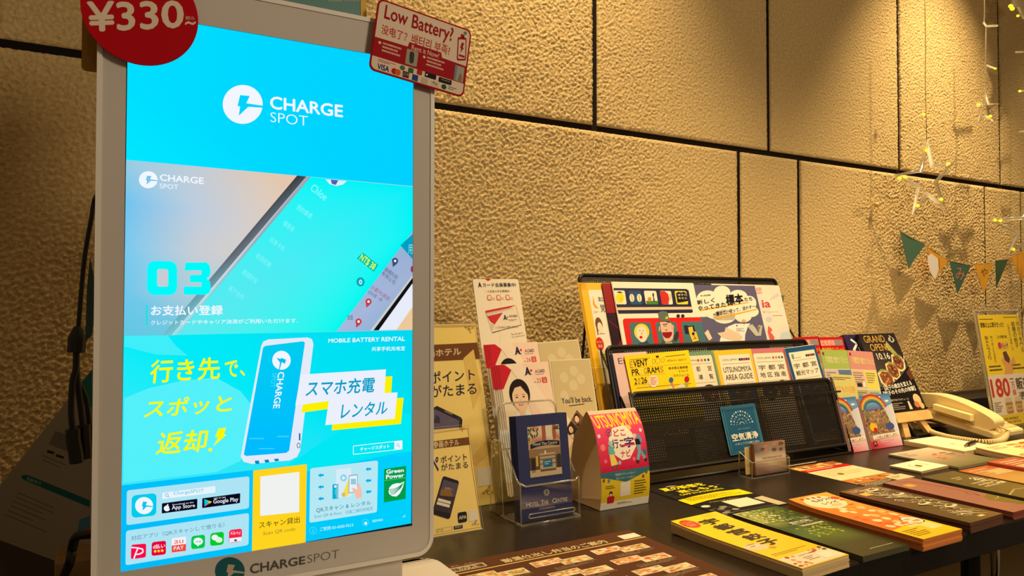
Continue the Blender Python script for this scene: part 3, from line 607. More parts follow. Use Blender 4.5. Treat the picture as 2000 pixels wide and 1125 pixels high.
K.rect(.53, .89, .60, .965, (206, 190, 160), 3); K.rect(.635, .89, .72, .965, (226, 206, 178), 3); K.tx('Pay', .655, .90, .705, .95, (60, 50, 50), 4); K.ell(.775, .93, .027, .036, (20, 90, 50), 3); K.dash(.82, .90, .92, .955, 2, (150, 140, 110), 3)
K.dash(.08, .825, .27, .865, 2, (190, 110, 90), 3)
K.ell(.325, .845, .026, .034, (80, 120, 90), 3); K.rq([(.385, .81), (.44, .81), (.44, .88), (.385, .88)], .2, (50, 110, 60), 3); K.rq([(.475, .80), (.53, .80), (.53, .87), (.475, .87)], .2, (190, 40, 30), 3)
K.rq([(.56, .80), (.68, .80), (.68, .87), (.56, .87)], .08, (24, 18, 18), 3); K.ell(.58, .835, .01, .016, CR_, 4, 10); K.rq([(.71, .81), (.85, .81), (.85, .88), (.71, .88)], .08, (24, 18, 18), 3); K.dash(.735, .83, .84, .86, 1, (150, 140, 130), 4)
K.done('sign_print', o)
bm = bmesh.new(); add_box(bm, .02, .05, .03, .06, -.0075, -.0012); link('foam_pad', bm_mesh(bm), PAPER, o)
f = Fr((.03, -.690, 1.3275), (1, 0, 0), (0, 0, 1)); f = Fr((.03, YK+.012, 1.3275), (1, 0, 0), (0, .05, 1))
o = empty('top_banner_board', 'teal banner board with yellow right edge rising above the kiosk', 'sign', f)
link('board', boxm(0, .2115, 0, .15, -.003, 0), mat('banner_teal', (74, 128, 118), .45), o); link('yellow_edge', boxm(.2065, .2125, -.0005, .1505, -.0035, .0006), mat('banner_yellow', (214, 168, 16), .45), o)
K = Ink(f); K.tx('POWER', 642, -1, 668, 3.6, (210, 210, 190), 1); K.tx('CHARGING', 672, -3, 702, 2.6, (210, 210, 190), 1); K.done('banner_print', o)
f = Fr(oy(159, 137, YK+.03), (1, 0, 0), (0, 0, 1)); 
o = empty('yellow_card', 'small yellow card taped behind the kiosk left edge', 'card', f)
link('card', prism(rrect(0, 0, .016, .05, .004), -.001, 0), mat('card_yellow', (168, 122, 10), .5), o); link('clear_tape', boxm(.004, .015, .006, .034, 0, .0004), ACR, o)
# teal flexible card + cables behind the kiosk
f = Fr(oy(163, 668, -.6), (1, 0, 0), (0, 0, 1))
pts = [f.P(x, y) for x, y in ((166, 668), (180, 655), (186, 600), (183, 540), (176, 500), (170, 560))]
tag(link('bent_card', prism(pts, -.001, 0), mat('smoky_teal', (40, 80, 84), .4), fr=f), 'thin dark teal curled sheet edge peeping out left of the kiosk', 'card')
cb = mat('cable_black', (12, 11, 13), .5); YC = -.56
c0 = empty('power_cable', 'black power cable with a splitter and plugs hanging left of the kiosk', 'cable', oy(150, 660, YC))
def cl(pts): return [oy(x, y, YC+d)-oy(150, 660, YC) for x, y, d in pts]
link('cord', tube(smooth_path([Vector((.014, -.624, 1.150))-oy(150, 660, YC)]+cl([(187, 385, 0), (178, 430, 0), (166, 500, 0), (158, 580, 0), (153, 645, 0)])), .0022, 8), cb, c0, smooth='all')
bm = bmesh.new(); add_tube(bm, smooth_path(cl([(153, 638, 0), (151, 655, 0), (150, 675, 0), (149, 688, 0)]), 4), .007, 10, rfn=lambda t: .0035+.0045*min(1, t*2.5)); link('splitter', bm_mesh(bm), cb, c0, smooth=True)
link('cord', tube(smooth_path(cl([(149, 688, 0), (148, 720, 0), (142, 745, 0), (139, 800, 0), (143, 850, 0)])), .0028, 8), cb, c0, smooth='all')
link('cord', tube(smooth_path(cl([(150, 688, .01), (150, 730, .01), (158, 800, .01), (164, 850, .01)])), .0028, 8), cb, c0, smooth='all')
link('cord', tube(smooth_path(cl([(149, 690, .02), (152, 740, .02), (168, 780, .02), (175, 840, .02)])), .0024, 8), cb, c0, smooth='all')
for a in ([(142, 838, 0), (143, 860, 0), (148, 885, 0), (150, 904, 0)], [(163, 830, .01), (164, 860, .01), (166, 880, .01), (166, 895, .01)], [(175, 830, .02), (176, 870, .02), (177, 893, .02)]):
    link('plug', tube(cl(a), .0062, 8), cb, c0, smooth=True)
p = [oy(190, 1042, -.60)]
tag(link('power_cable', tube(smooth_path([oy(192, 1040, -.60), oy(178, 1043, -.58), oy(150, 1050, -.57)+Vector((0, 0, .001)), oy(141, 1072, -.56), oy(134, 1105, -.55), oz(112, 1140, TZ+.004), oz(60, 1165, TZ+.004)]), .0042, 10), cb, smooth='all'), 'thick black cable bending down behind the kiosk left foot', 'cable')
# poster leaning behind the kiosk
A, B = oz(-40, 1040, TZ), oz(118, 1099, TZ)
f = Fr(A, B-A, (.12, .16, 1)); pts = [f.P(*p) for p in ((-30, 1045), (118, 1099), (330, 1120), (330, 610), (262, 622), (178, 723), (-30, 985))]
pts = [(x, max(y, .0)) for x, y in pts]
o = empty('folded_poster', 'pale poster with a teal text band leaning behind the kiosk', 'poster', f)
link('sheet', prism(pts, -.0012, 0), mat('poster_pale', (150, 140, 122), .6), o)
K = Ink(f); K.poly([(-28, 1040), (118, 1094), (320, 1110), (320, 620), (262, 628), (180, 728), (-28, 988)], (150, 140, 122), .5); K.at(0, 560, 1.99); TE = (14, 88, 92)
K.poly([(305, 385), (358, 325), (358, 470), (300, 450)], (10, 110, 100), 1); K.poly([(86, 732), (110, 732), (350, 830), (350, 858), (95, 752), (84, 742)], TE, 1); K.text('貸出機の使い方', (104, 752), (108, 738), (158, 772), None, (160, 190, 180), 2); K.dash(0, 0, 0.1, .1, 1, TE, 1)
for i, (x, y, L) in enumerate(((68, 800, 140), (60, 816, 150), (48, 832, 120), (42, 850, 140), (30, 868, 100), (22, 886, 160), (165, 655, 90), (165, 672, 70))):
    K.line([(x, y), (x+L, y+L*.42)], 3.2, (96, 92, 84), 1)
K.poly([(215, 560), (262, 575), (262, 640), (190, 612)], (110, 104, 92), 1); K.poly([(185, 634), (212, 642), (210, 652), (183, 645)], (30, 30, 30), 1); K.poly([(220, 650), (250, 660), (247, 669), (217, 660)], (30, 30, 30), 1)
K.poly([(310, 905), (350, 890), (350, 950), (300, 960)], (60, 120, 150), 1); K.line([(330, 940), (350, 948)], 8, (190, 60, 60), 2)
K.done('poster_print', o)
tag(link('beige_box', boxm(-.03, .055, -.40, -.335, TZ, TZ+.03, bev=.002), noisy('card_box', (150, 118, 72), (160, 128, 80), 80)), 'small beige box at the foot of the leaning poster', 'box')
# ---------------------------------------------------------------- gold point-card signs in clear stands
GOLD = (255, 228, 128); BR = (122, 74, 30); NV = (40, 32, 58)
def scroll(K, x, y, s, sx=1, sy=1, c=(150, 100, 40)):
    for (dx, dy, r, a0, a1) in ((0, 0, 1, 0, 300), (1.6, .3, .8, 90, 400), (.3, 1.7, .8, 200, 480), (-1.6, .2, .5, 0, 330), (2.7, -.3, .45, 0, 360), (-.2, 2.8, .4, 0, 360), (.9, 1.1, .5, 0, 360)):
        K.ring(x+dx*s*sx, y+dy*s*sy, r*s*.75, r*s*.75, s*.22, c, 3, 14, a0, a1)
def gold_stand(name, label, x1, y, w, h, ang, draw, gl):
    f = lean(x1-w, y, TZ, ang); o = empty(name, label, 'sign', f)
    link('card', boxm(.002, w-.002, .002, h-.003, -.0012, -.0004), mat('gold_card', GOLD, .5), o)
    link('front_pane', prism(rrect(0, 0, w, h, .001), .0002, .0018, 1), [ACR, ACE], o)
    bm = bmesh.new(); s, c = math.sin(R(ang)), math.cos(R(ang))
    def T(u, v, z): # world horizontal foot expressed in the leaning frame: v along depth, z up
        return (u, s*v+c*z, -c*v+s*z)
    add_prism(bm, [(0, 0), (w, 0), (w, h*.42), (0, h*.42)], 0, .002, 1, T); link('foot', bm_mesh(bm), [ACR, ACE], o)
    K = Ink(f); K.clip = (.002, .002, w-.002, h-.003); draw(K); K.done('sign_print', o, off=-.0003); return o
def d_big(K):
    K.at(820, 530, 3.75)
    K.poly([(-500, 430), (412, 404), (420, 524), (-500, 560)], (255, 230, 134), 1)
    K.poly([(-520, 570), (422, 521), (440, 641), (-510, 690)], BR, 1); K.text('参画ホテル', (-12, 634), (-14, 580), (303, 612), (298, 557), (238, 214, 168), 2, .035)
    K.text('ポイント', (80, 822), (76, 736), (405, 790), (400, 712), NV, 2, .012); K.text('がたまる', (82, 924), (78, 838), (416, 896), (412, 812), NV, 2, .012)
    K.poly([(60, 1120), (100, 1000), (125, 985), (300, 1068), (312, 1085), (306, 1180), (60, 1330)], (36, 32, 44), 2); K.poly([(60, 1120), (110, 1008), (290, 1095), (284, 1180), (60, 1300)], (104, 96, 130), 3); K.poly([(180, 1018), (238, 1042), (236, 1052), (180, 1026)], (150, 140, 120), 4)
    K.poly([(95, 1110), (120, 1050), (145, 1070), (150, 1112)], (60, 56, 84), 4)
    K.line([(100, 402), (414, 398), (440, 640), (590, 1240), (690, 1704), (-600, 1780)], 3, (150, 98, 40), 2)
    K.line([(100, 412), (405, 406), (430, 640), (578, 1240)], 1.6, (150, 98, 40), 2)
    K.at(0, 0, 1); K.poly([(931, 915.5), (961.8, 909.5), (965.8, 945.5), (933.5, 951)], (240, 232, 214), 2)
    scroll(K, 918, 640, 3.4, -1); scroll(K, 955, 962, 4.2, -1, -1)
    K.poly([(905, 700), (925, 682), (940, 760), (925, 800)], (242, 208, 116), 1.5); K.poly([(915, 900), (948, 862), (960, 880), (930, 908)], (242, 208, 116), 1.5)
gold_stand('point_sign', 'large gold hotel points sign in a clear stand behind the small one', .574, -.331, .211, .300, 15, d_big, None)
def d_small(K):
    K.at(820, 780, 3.26)
    K.poly([(-200, 300), (312, 240), (320, 288), (-200, 350)], BR, 1); K.text('参画ホテル', (88, 312), (86, 268), (250, 292), (248, 252), (238, 214, 168), 2, .035)
    K.text('ペ', (60, 470), (60, 380), (120, 455), None, (60, 66, 110), 2, .03)
    K.text('ポイント', (134, 406), (130, 364), (302, 386), (298, 342), NV, 2, .012); K.text('がたまる', (138, 454), (134, 412), (308, 434), (304, 394), NV, 2, .012)
    K.rq([(148, 486), (252, 520), (190, 765), (76, 730)], (.12, .07), (30, 26, 34), 2); K.poly([(152, 510), (244, 538), (196, 728), (88, 702)], (92, 84, 112), 3); K.poly([(120, 600), (222, 620), (196, 728), (88, 702)], (60, 52, 60), 3.4); K.poly([(138, 575), (190, 560), (214, 620), (128, 612)], (150, 110, 60), 3.6)
    for y in (628, 650): K.poly([(118-(y-628)*.3, y), (198-(y-628)*.3, y+22), (194-(y-628)*.3, y+40), (112-(y-628)*.3, y+18)], (246, 240, 226), 4)
    K.text('ログイン', (160, 570), (160, 556), (212, 582), None, (230, 220, 200), 4)
    K.rq([(240, 722), (298, 712), (302, 778), (244, 790)], .2, (24, 24, 26), 2); K.text('APA', (249, 766), (248, 744), (297, 758), (296, 737), (240, 230, 210), 3, .02)
    K.poly([(308, 708), (365, 700), (372, 768), (314, 778)], (240, 232, 214), 2)
    K.line([(104, 828), (206, 808), (208, 830), (106, 850), (104, 828)], 1.5, (110, 80, 40), 2); K.text('アパ', (108, 846), (108, 830), (150, 838), (150, 822), (90, 66, 40), 2); K.poly([(216, 808), (272, 798), (274, 820), (218, 830)], (40, 34, 70), 2); K.text('検索Q', (224, 822), (224, 810), (266, 814), (266, 802), (220, 210, 200), 3)
    K.line([(80, 215), (306, 186), (330, 420), (392, 812), (-100, 900)], 2.4, (150, 98, 40), 2)
    K.at(0, 0, 1); scroll(K, 903, 836, 2.2, -1); scroll(K, 930, 1024, 2.8, -1, -1)
gold_stand('point_sign', 'small gold hotel points sign in a clear stand beside the kiosk', .489, -.441, .118, .150, 18, d_small, None)

# ---------------------------------------------------------------- clear two-tier leaflet holder with membership leaflets
o = empty('leaflet_holder', 'clear two-tier acrylic leaflet holder behind the navy cards', 'holder', (.715, -.25, TZ))
def hp(me): me.transform(Matrix.Translation((-.715, .25, -TZ))); return me
def slant(bm, x0, x1, y, z0, z1, ang, t=.0025):
    s, c = math.sin(R(ang)), math.cos(R(ang)); add_prism(bm, [(x0, 0), (x1, 0), (x1, (z1-z0)/c), (x0, (z1-z0)/c)], -t, 0, 1, lambda u, v, w_: (u, y+s*v-c*w_, z0+c*v+s*w_))
for (y, z0, z1) in ((-.325, TZ+.003, TZ+.085), (-.285, TZ+.003, TZ+.20), (-.243, TZ+.003, TZ+.235)):
    bm = bmesh.new(); slant(bm, .588, .858, y, z0, z1, 14); link('panel', hp(bm_mesh(bm)), [ACR, ACE], o)
bm = bmesh.new(); add_box(bm, .588, .858, -.330, -.15, TZ, TZ+.003); link('base', hp(bm_mesh(bm)), ACR, o)
for x in (.586, .7085, .858): link('divider', hp(prism([(-.328, TZ), (-.16, TZ), (-.19, TZ+.17), (-.238, TZ+.17), (-.29, TZ+.08)], x, x+.0025, 1, lambda u, v, z: (z, u, v))), [ACR, ACE], o)
bk = bmesh.new(); add_box(bk, .592, .708, -.325, -.302, TZ+.004, TZ+.028, .001); link('black_insert', hp(bm_mesh(bk)), blk, o)
CRM = (240, 222, 192); ARED = (205, 30, 48); ANV = (34, 26, 66)
def amark(K, x, y, s, asp=1.):
    """letter A mark with star and swoosh, in sheet fractions"""
    h = s*asp; K.tx('A', x, y, x+s*.85, y+h, ANV, 4, .05); K.ell(x+s*1.05, y+h*.45, s*.17, h*.16, ARED, 4, 10); K.line([(x-s*.15, y+h*1.02), (x+s*.4, y+h*.86), (x+s*1.1, y+h*.98)], s*.08, ANV, 4, h*.06)
def face(K, cx, cy, rx, ry, hair=(34, 24, 22), skin=(240, 204, 172), sh=(176, 204, 214)):
    K.ell(cx, cy-ry*.15, rx*1.2, ry*1.12, hair, 3, 28); K.ell(cx, cy+ry*.15, rx*.92, ry*.95, skin, 4, 28); K.poly([(cx-rx*.95, cy-ry*.1), (cx-rx*.5, cy-ry*.62), (cx+rx*.2, cy-ry*.72), (cx+rx*.95, cy), (cx+rx*1.0, cy-ry*.6), (cx, cy-ry*1.1), (cx-rx*.9, cy-ry*.7)], hair, 5)
    for d in (-.4, .4): K.ell(cx+d*rx, cy+ry*.1, rx*.15, ry*.05, (50, 34, 30), 5, 10); K.line([(cx+d*rx-rx*.2, cy-ry*.06), (cx+d*rx+rx*.2, cy-ry*.08)], rx*.05, (80, 56, 46), 5, ry*.03)
    K.line([(cx, cy+ry*.2), (cx-rx*.05, cy+ry*.42), (cx+rx*.07, cy+ry*.43)], rx*.05, (214, 160, 130), 5, ry*.03); K.ell(cx, cy+ry*.66, rx*.3, ry*.08, (196, 84, 78), 5, 14); K.ell(cx, cy+ry*.64, rx*.2, ry*.035, (250, 240, 230), 6, 12)
def d_acard(vol, num):
    def d(K):
        K.poly([(0, 0), (.34, 0), (.0, .18)], (214, 196, 172), 1); K.poly([(.30, 0), (1, 0), (1, 1), (.55, .45)], (244, 214, 190), 1); K.poly([(0, 0), (.10, .0), (.23, .045), (.03, .19), (0, .19)], ARED, 1.5)
        K.poly([(.23, .045), (1, .62), (1, .42), (.45, .0), (.12, 0)], (246, 226, 204), 1.2)
        amark(K, .50, .035, .12, .5); K.tx('A', .70, .060, .75, .086, ARED, 3, .02); K.tx('CARD', .76, .060, .90, .086, ANV, 3, .01); K.dash(.70, .096, .89, .104, 1, (140, 120, 130), 3)
        K.tx('vol.', .64, .150, .70, .164, (200, 110, 100), 3); K.tx(vol, .71, .130, .80, .164, (200, 90, 84), 3); K.rq([(.82, .124), (.92, .124), (.92, .170), (.82, .170)], .12, (208, 44, 50), 3); K.tx('2025', .835, .129, .905, .139, CRM, 4); K.tx(num, .845, .144, .895, .165, CRM, 4, .03)
        face(K, .33, .255, .17, .105); K.poly([(.0, .52), (.15, .42), (.26, .38), (.40, .38), (.55, .42), (.72, .54), (.74, .9), (.0, .9)], (236, 238, 240), 3); K.poly([(.27, .35), (.39, .35), (.40, .385), (.33, .44), (.26, .385)], (240, 204, 172), 3.6)
        K.rect(0, .88, 1, 1, (222, 206, 180), 2)
    return d
plF = lean(0, -.292, .90, 14); plF.O = Vector((0, -.300, .94)); plB = lean(0, -.262, .972, 14); plC = lean(0, -.212, 1.082, 14)
ul = 'membership leaflet in the %s tier, %%s from the front'
fr, wd = onplane(plF, (974, 713), (1070, 706), .21); 
leaf('leaflet', 'membership leaflet marked 25 with a smiling woman in the front tier', 'leaflet', fr, wd, .21, d_acard('25', '04'), 'membership leaflets 25', 4, .0007, .001, CRM, '25', edge=(206, 190, 166), dn=.0035, ulab=ul % 'lower front')
fr, wd = onplane(plB, (956, 673), (1049, 667), .21); 
leaf('leaflet', 'membership leaflet marked 26 in the rear tier', 'leaflet', fr, wd, .21, d_acard('26', '10'), 'membership leaflets 26', 3, .0007, .001, CRM, '26', edge=(206, 190, 166), dn=.0035, ulab=ul % 'upper rear')
YB = (206, 186, 138)
def d_yb(K):
    K.rect(.03, .012, .97, .985, (196, 178, 132), 1); K.rect(.04, .017, .96, .98, YB, 1.5)
    for (x, y) in ((.3, .15), (.55, .1), (.7, .17), (.25, .3), (.5, .22)): K.ell(x, y, .10, .045, (216, 200, 156), 2, 18)
    K.tx("You'll be back.", .17, .315, .90, .362, (40, 30, 64), 3, .015); K.line([(.33, .385), (.70, .378)], .012, (30, 24, 50), 3, .006)
    cols = [(232, 214, 186), (120, 84, 60), (220, 196, 160), (60, 44, 40), (200, 170, 140)]
    for i, (x, y) in enumerate(((.16, .50), (.50, .50), (.84, .50), (.33, .58), (.67, .58), (.16, .66), (.50, .66), (.84, .66))):
        pts = [(x, y-.078), (x+.165, y), (x, y+.078), (x-.165, y)]; pts = [(min(.99, max(.01, a)), b) for a, b in pts]
        K.poly(pts, cols[i % 5], 2); face(K, x-.03, y-.01, .055, .03, (50, 30, 26)); K.poly([(x-.08, y+.04), (x+.02, y+.03), (x, y+.072)], cols[(i+2) % 5], 3)
    K.dash(.2, .80, .8, .86, 3, (150, 130, 90), 2)
fr, wd = onplane(plF, (1072, 703), (1149, 700), .21)
leaf('leaflet', "pale gold leaflet saying You'll be back in the front tier", 'leaflet', fr, wd+.004, .21, d_yb, None, 0, .0012, c=(226, 210, 168))
fr, wd = onplane(plB, (1047, 669), (1124, 663), .21)
leaf('leaflet', 'pale gold leaflet in the rear tier, mostly hidden behind its twin', 'leaflet', fr, wd+.006, .21, d_yb, None, 0, .0012, c=(226, 210, 168))
def d_tall(K):
    K.poly([(.26, 0), (.40, 0), (.33, .03)], ARED, 1); K.poly([(.55, .30), (.75, .35), (1, .9), (1, 1), (.4, 1)], (240, 226, 200), 1)
    K.tx('A', .10, .055, .17, .125, ANV, 3, .04); K.tx('カード会員募集中!', .20, .06, .93, .125, ANV, 3, .012); K.tx('・入会金＆年会費無料・', .24, .17, .80, .21, (110, 84, 70), 3)
    for x in (.26, .46, .66): K.rq([(x, .25), (x+.09, .25), (x+.09, .33), (x, .33)], .2, (214, 110, 90), 3); K.rq([(x+.015, .262), (x+.075, .262), (x+.075, .318), (x+.015, .318)], .2, CRM, 4); K.dash(x+.10, .29, x+.17, .33, 3, (220, 120, 100), 3)
    K.poly([(.19, .50), (.86, .42), (.93, .73), (.27, .83)], (120, 96, 70), 2); K.poly([(.18, .49), (.85, .41), (.92, .72), (.26, .82)], (238, 222, 196), 3)
    K.poly([(.18, .49), (.86, .41), (.72, .455), (.185, .525)], (206, 52, 56), 4); K.poly([(.185, .527), (.72, .457), (.82, .46), (.195, .56)], (206, 196, 176), 4); K.poly([(.20, .575), (.55, .525), (.34, .705), (.26, .66)], (206, 52, 56), 4); K.poly([(.25, .68), (.33, .71), (.27, .81)], (206, 196, 176), 4)
    amark(K, .55, .565, .09, .8); K.tx('ACARD', .68, .565, .86, .60, ANV, 5, .01); K.dash(.66, .635, .86, .665, 2, (150, 130, 110), 5); K.tx('1-23456-7891234-5', .36, .735, .84, .765, (120, 104, 90), 5)
    K.text('You can use it', (.66, .88), (.67, .845), (.92, .86), None, (140, 120, 90), 3); K.text('as a point card', (.67, .925), (.68, .89), (.95, .905), None, (140, 120, 90), 3)
fr, wd = onplane(plC, (923, 545), (1012, 545), .118)
fr.O = fr.O - fr.V*.03
leaf('leaflet', 'tall cream membership card board standing at the back of the clear holder', 'sign', fr, wd, .148, lambda K: (setattr(K, 'h', .118), d_tall(K), setattr(K, 'v', [(x, y+.03, z) for x, y, z in K.v])), None, 0, .0015, c=(240, 226, 200), r=.004)

# ---------------------------------------------------------------- hotel card holder with navy cards
o = empty('card_holder', 'clear acrylic holder with a raised round back holding navy hotel cards', 'holder', (.56, -.455, TZ))
def hh(me): me.transform(Matrix.Translation((-.56, .455, -TZ))); return me
def yz(pts, x0, x1, nm, parent, T0):
    return link(nm, T0(prism(pts, x0, x1, 1, lambda u, v, z: (z, u, v))), [ACR, ACE], parent)
HX0, HX1 = .5445, .6445
link('front_plate', hh(prism([(HX0, TZ), (HX1, TZ), (HX1, TZ+.060), (HX1-.004, TZ+.056), (HX0+.008, TZ+.056), (HX0, TZ+.062)], -.4545, -.452, 1, lambda u, v, z: (u, z-(v-TZ)*0+ (v-TZ)*.05, v))), [ACR, ACE], o)
yz([(-.4545, TZ), (-.36, TZ), (-.365, TZ+.11), (-.40, TZ+.11), (-.425, TZ+.085), (-.440, TZ+.066), (-.4515, TZ+.060)], HX0-.0025, HX0, 'side_plate', o, hh)
yz([(-.4545, TZ), (-.36, TZ), (-.365, TZ+.11), (-.40, TZ+.11), (-.425, TZ+.085), (-.440, TZ+.066), (-.4515, TZ+.060)], HX1, HX1+.0025, 'side_plate', o, hh)
link('back_plate', hh(prism(rrect(HX0-.002, TZ, HX1+.002, TZ+.168, (.014, .014, .001, .001), 8), 0, .0028, 1, lambda u, v, z: (u, -.405+(v-TZ)*.12+z, v))), [ACR, ACE], o)
link('floor_plate', hh(boxm(HX0, HX1, -.452, -.395, TZ, TZ+.0028)), [ACR], o)
bm = bmesh.new()
for pts in ([(HX0-.001, -.4545, TZ+.0015), (HX1+.001, -.4545, TZ+.0015)], [(HX0-.001, -.4545, TZ+.0015), (HX0-.001, -.395, TZ+.0015)], [(HX1+.001, -.4545, TZ+.0015), (HX1+.001, -.395, TZ+.0015)]): add_tube(bm, pts, .0017, 6)
q = smooth_path([(HX0-.002, -.452, TZ+.060), (HX0-.001, -.440, TZ+.066), (HX0-.001, -.425, TZ+.085), (HX0-.001, -.400, TZ+.110), (HX0-.001, -.372, TZ+.112)], 4); add_tube(bm, q, .0014, 6)
add_tube(bm, [(HX0, -.4515, TZ+.060), (HX0+.008, -.4515, TZ+.056), (HX1-.004, -.4515, TZ+.056), (HX1, -.4515, TZ+.060)], .0013, 6)
add_tube(bm, [(u, -.405+(v-TZ)*.12, v) for u, v in rrect(HX0-.002, TZ+.10, HX1+.002, TZ+.168, (.014, .014, 0, 0), 8)], .0017, 6, True)
add_tube(bm, [(u, -.4548, v) for u, v in rrect(.556, TZ+.010, .636, TZ+.016, .003, 4)], .0008, 5, True)
link('polished_edge', hh(bm_mesh(bm)), ACE, o, smooth='all')
NAVY = (52, 60, 116)
def d_hotel(K):
    K.at(-.0504, -.112, 1/1.24, 1/1.11)
    K.poly([(.21, .20), (.71, .20), (.71, .64), (.21, .64)], (196, 168, 130), 1)
    K.photo(.21, .20, .71, .33, [(230, 214, 190), (214, 190, 160), (196, 120, 96), (232, 222, 206)], 6, 3, 2, 4); K.rect(.43, .20, .49, .33, (176, 96, 76), 2.5); K.rect(.60, .20, .65, .33, (176, 96, 76), 2.5); K.rect(.50, .20, .59, .30, (232, 222, 196), 2.5)
    K.blobs(.21, .20, .38, .33, [(60, 78, 40), (90, 104, 50), (40, 50, 30)], 34, .012, .03, 3, 2); K.blobs(.60, .20, .71, .25, [(60, 78, 40), (90, 104, 50)], 10, .01, .02, 3, 3)
    K.poly([(.24, .355), (.35, .335), (.48, .33), (.58, .335), (.70, .345), (.70, .385), (.58, .375), (.48, .372), (.35, .378), (.24, .395)], (34, 36, 62), 3.2); K.tx('Hotel The Centre', .28, .343, .66, .368, (220, 214, 206), 4, .01)
    K.rect(.21, .40, .71, .47, (150, 120, 92), 2); K.rect(.21, .47, .71, .58, (90, 76, 66), 2); K.rect(.37, .44, .62, .60, (186, 166, 134), 3); 
    for y in (.46, .49, .53): K.rect(.36, y, .63, y+.008, (110, 90, 70), 3.4)
    K.rect(.31, .46, .345, .55, (222, 170, 60), 3.4); K.rect(.42, .50, .565, .565, (36, 110, 150), 4); K.dash(.44, .515, .55, .55, 2, (190, 220, 230), 5); K.rect(.45, .42, .475, .45, (236, 226, 206), 4)
    K.rect(.21, .58, .71, .64, (196, 176, 142), 3); K.rect(.24, .48, .30, .60, (50, 44, 46), 3); K.rect(.65, .46, .70, .58, (60, 52, 50), 3)
    K.at(0, 0, 1)
    K.rect(0, .72, 1, .885, (96, 96, 132), 1); K.grid([(0, .72), (1, .72), (1, .885), (0, .885)], [[(44, 46, 92)]*3, [(108, 108, 140), (84, 84, 120), (60, 60, 104)], [(130, 118, 124), (120, 108, 120), (96, 90, 112)]], 1.5)
    K.ring(.5, .755, .05, .022, .012, (190, 178, 160), 3, 16, wy=.008); K.tx('N', .47, .745, .53, .768, (190, 178, 160), 3); K.rect(.46, .775, .54, .79, (150, 140, 130), 3)
    K.tx('H', .10, .825, .165, .868, (236, 228, 214), 3, .01); K.tx('OTEL', .17, .832, .34, .868, (236, 228, 214), 3); K.tx('T', .38, .825, .44, .868, (236, 228, 214), 3, .01); K.tx('HE', .445, .832, .52, .868, (236, 228, 214), 3); K.tx('C', .60, .825, .665, .868, (236, 228, 214), 3, .01); K.tx('ENTRE', .67, .832, .90, .868, (236, 228, 214), 3)
    K.tx('UTSUNOMIYA', .34, .895, .64, .915, (196, 186, 176), 3)
fr = Fr((.5500, -.4445, TZ+.0035), (1, 0, 0), (0, .125, 1))
leaf('hotel_card', 'front navy hotel card with an entrance photo in the clear holder', 'card', fr, .0905, .151, d_hotel, 'navy hotel cards', 4, .0022, .0006, NAVY, 'x', m=GLOSS, edge=(44, 50, 98), dn=.0012, ulab='navy hotel card behind the front one, %s from the front')

# ---------------------------------------------------------------- curved paper tent
prof = [(-.4440, .7205), (-.4480, .745), (-.4475, .775), (-.4430, .800), (-.4375, .824), (-.4290, .846), (-.4160, .864), (-.4080, .8680), (-.3920, .848), (-.3740, .822), (-.3660, .79), (-.3640, .76), (-.3680, .7205)]
PS = smooth_path([(y, z, 0) for y, z in prof], 5); TX0, TX1 = .690, .7860
o = empty('tent_card', 'curved paper tent card with a pink travel guide cover standing in front of the rack', 'card', (.737, -.41, TZ))
bm = bmesh.new(); loop = [(p.x, p.y) for p in PS]+[(-.404, .7205)]
n = len(loop); inn = []
for i in range(n):
    a, b = Vector(loop[i-1]), Vector(loop[(i+1) % n]); t = (b-a).normalized(); inn.append((loop[i][0]-t.y*-.0006, loop[i][1]+t.x*-.0006))
L = [[bm.verts.new((x-.737, p[0]+.41, p[1]-TZ)) for p in q] for q, x in ((loop, TX0), (loop, TX1), (inn, TX1), (inn, TX0))]
for k in range(4):
    for i in range(n): bm.faces.new((L[k][i], L[k][(i+1) % n], L[(k+1) % 4][(i+1) % n], L[(k+1) % 4][i]))
link('paper_loop', bm_mesh(bm), mat('tent_paper', (214, 190, 152), .6), o, smooth=True)
front = [p for p in PS if True][:31]; cum = [0]
for a, b in zip(front[:-1], front[1:]): cum.append(cum[-1]+(b-a).length)
TL_ = cum[-1]
def tsurf(u, v, z):
    v = min(max(v, 0), TL_-1e-6)
    i = max(j for j in range(len(cum)-1) if cum[j] <= v); t = (v-cum[i])/(cum[i+1]-cum[i]); p = front[i].lerp(front[i+1], t); d = (front[i+1]-front[i]).normalized()
    ny, nz = -d.y, d.x
    return (TX0+u-.737, p.x+ny*z+.41, p.y+nz*z-TZ)
K = Ink(None, TX1-TX0, TL_, tsurf)
K.grid([(0, 0), (1, 0), (1, .62), (0, .62)], [[(240, 84, 130)]*2, [(236, 70, 112)]*2, [(226, 50, 92)]*2, [(196, 24, 62)]*2], 1)
K.rect(0, .62, 1, .92, (232, 200, 40), 1); K.rect(0, .92, 1, 1, (240, 232, 212), 1)
K.poly([(0, .615), (1, .605), (1, .65), (.9, .66), (.52, .73), (.48, .73), (.1, .67), (0, .665)], (58, 112, 128), 2)
K.text('UTSUNOMIYA', (.06, .16), (.015, .02), (.985, .15), (.955, .0), (250, 222, 20), 2, .03)
K.poly([(.36, .17), (.62, .15), (.74, .24), (.78, .38), (.62, .50), (.46, .51), (.26, .42), (.24, .28)], (246, 238, 216), 2); K.ell(.68, .18, .07, .03, (240, 200, 100), 1.8)
K.tx('どこ', .36, .19, .60, .26, (222, 44, 88), 3, .03); K.tx('行こ', .29, .29, .54, .38, (70, 36, 110), 3, .03); K.tx('字', .55, .28, .74, .385, (70, 36, 110), 3, .03); K.tx('ナビ', .44, .41, .64, .48, (222, 44, 88), 3, .03); K.rect(.47, .352, .76, .368, (222, 44, 88), 3.5)
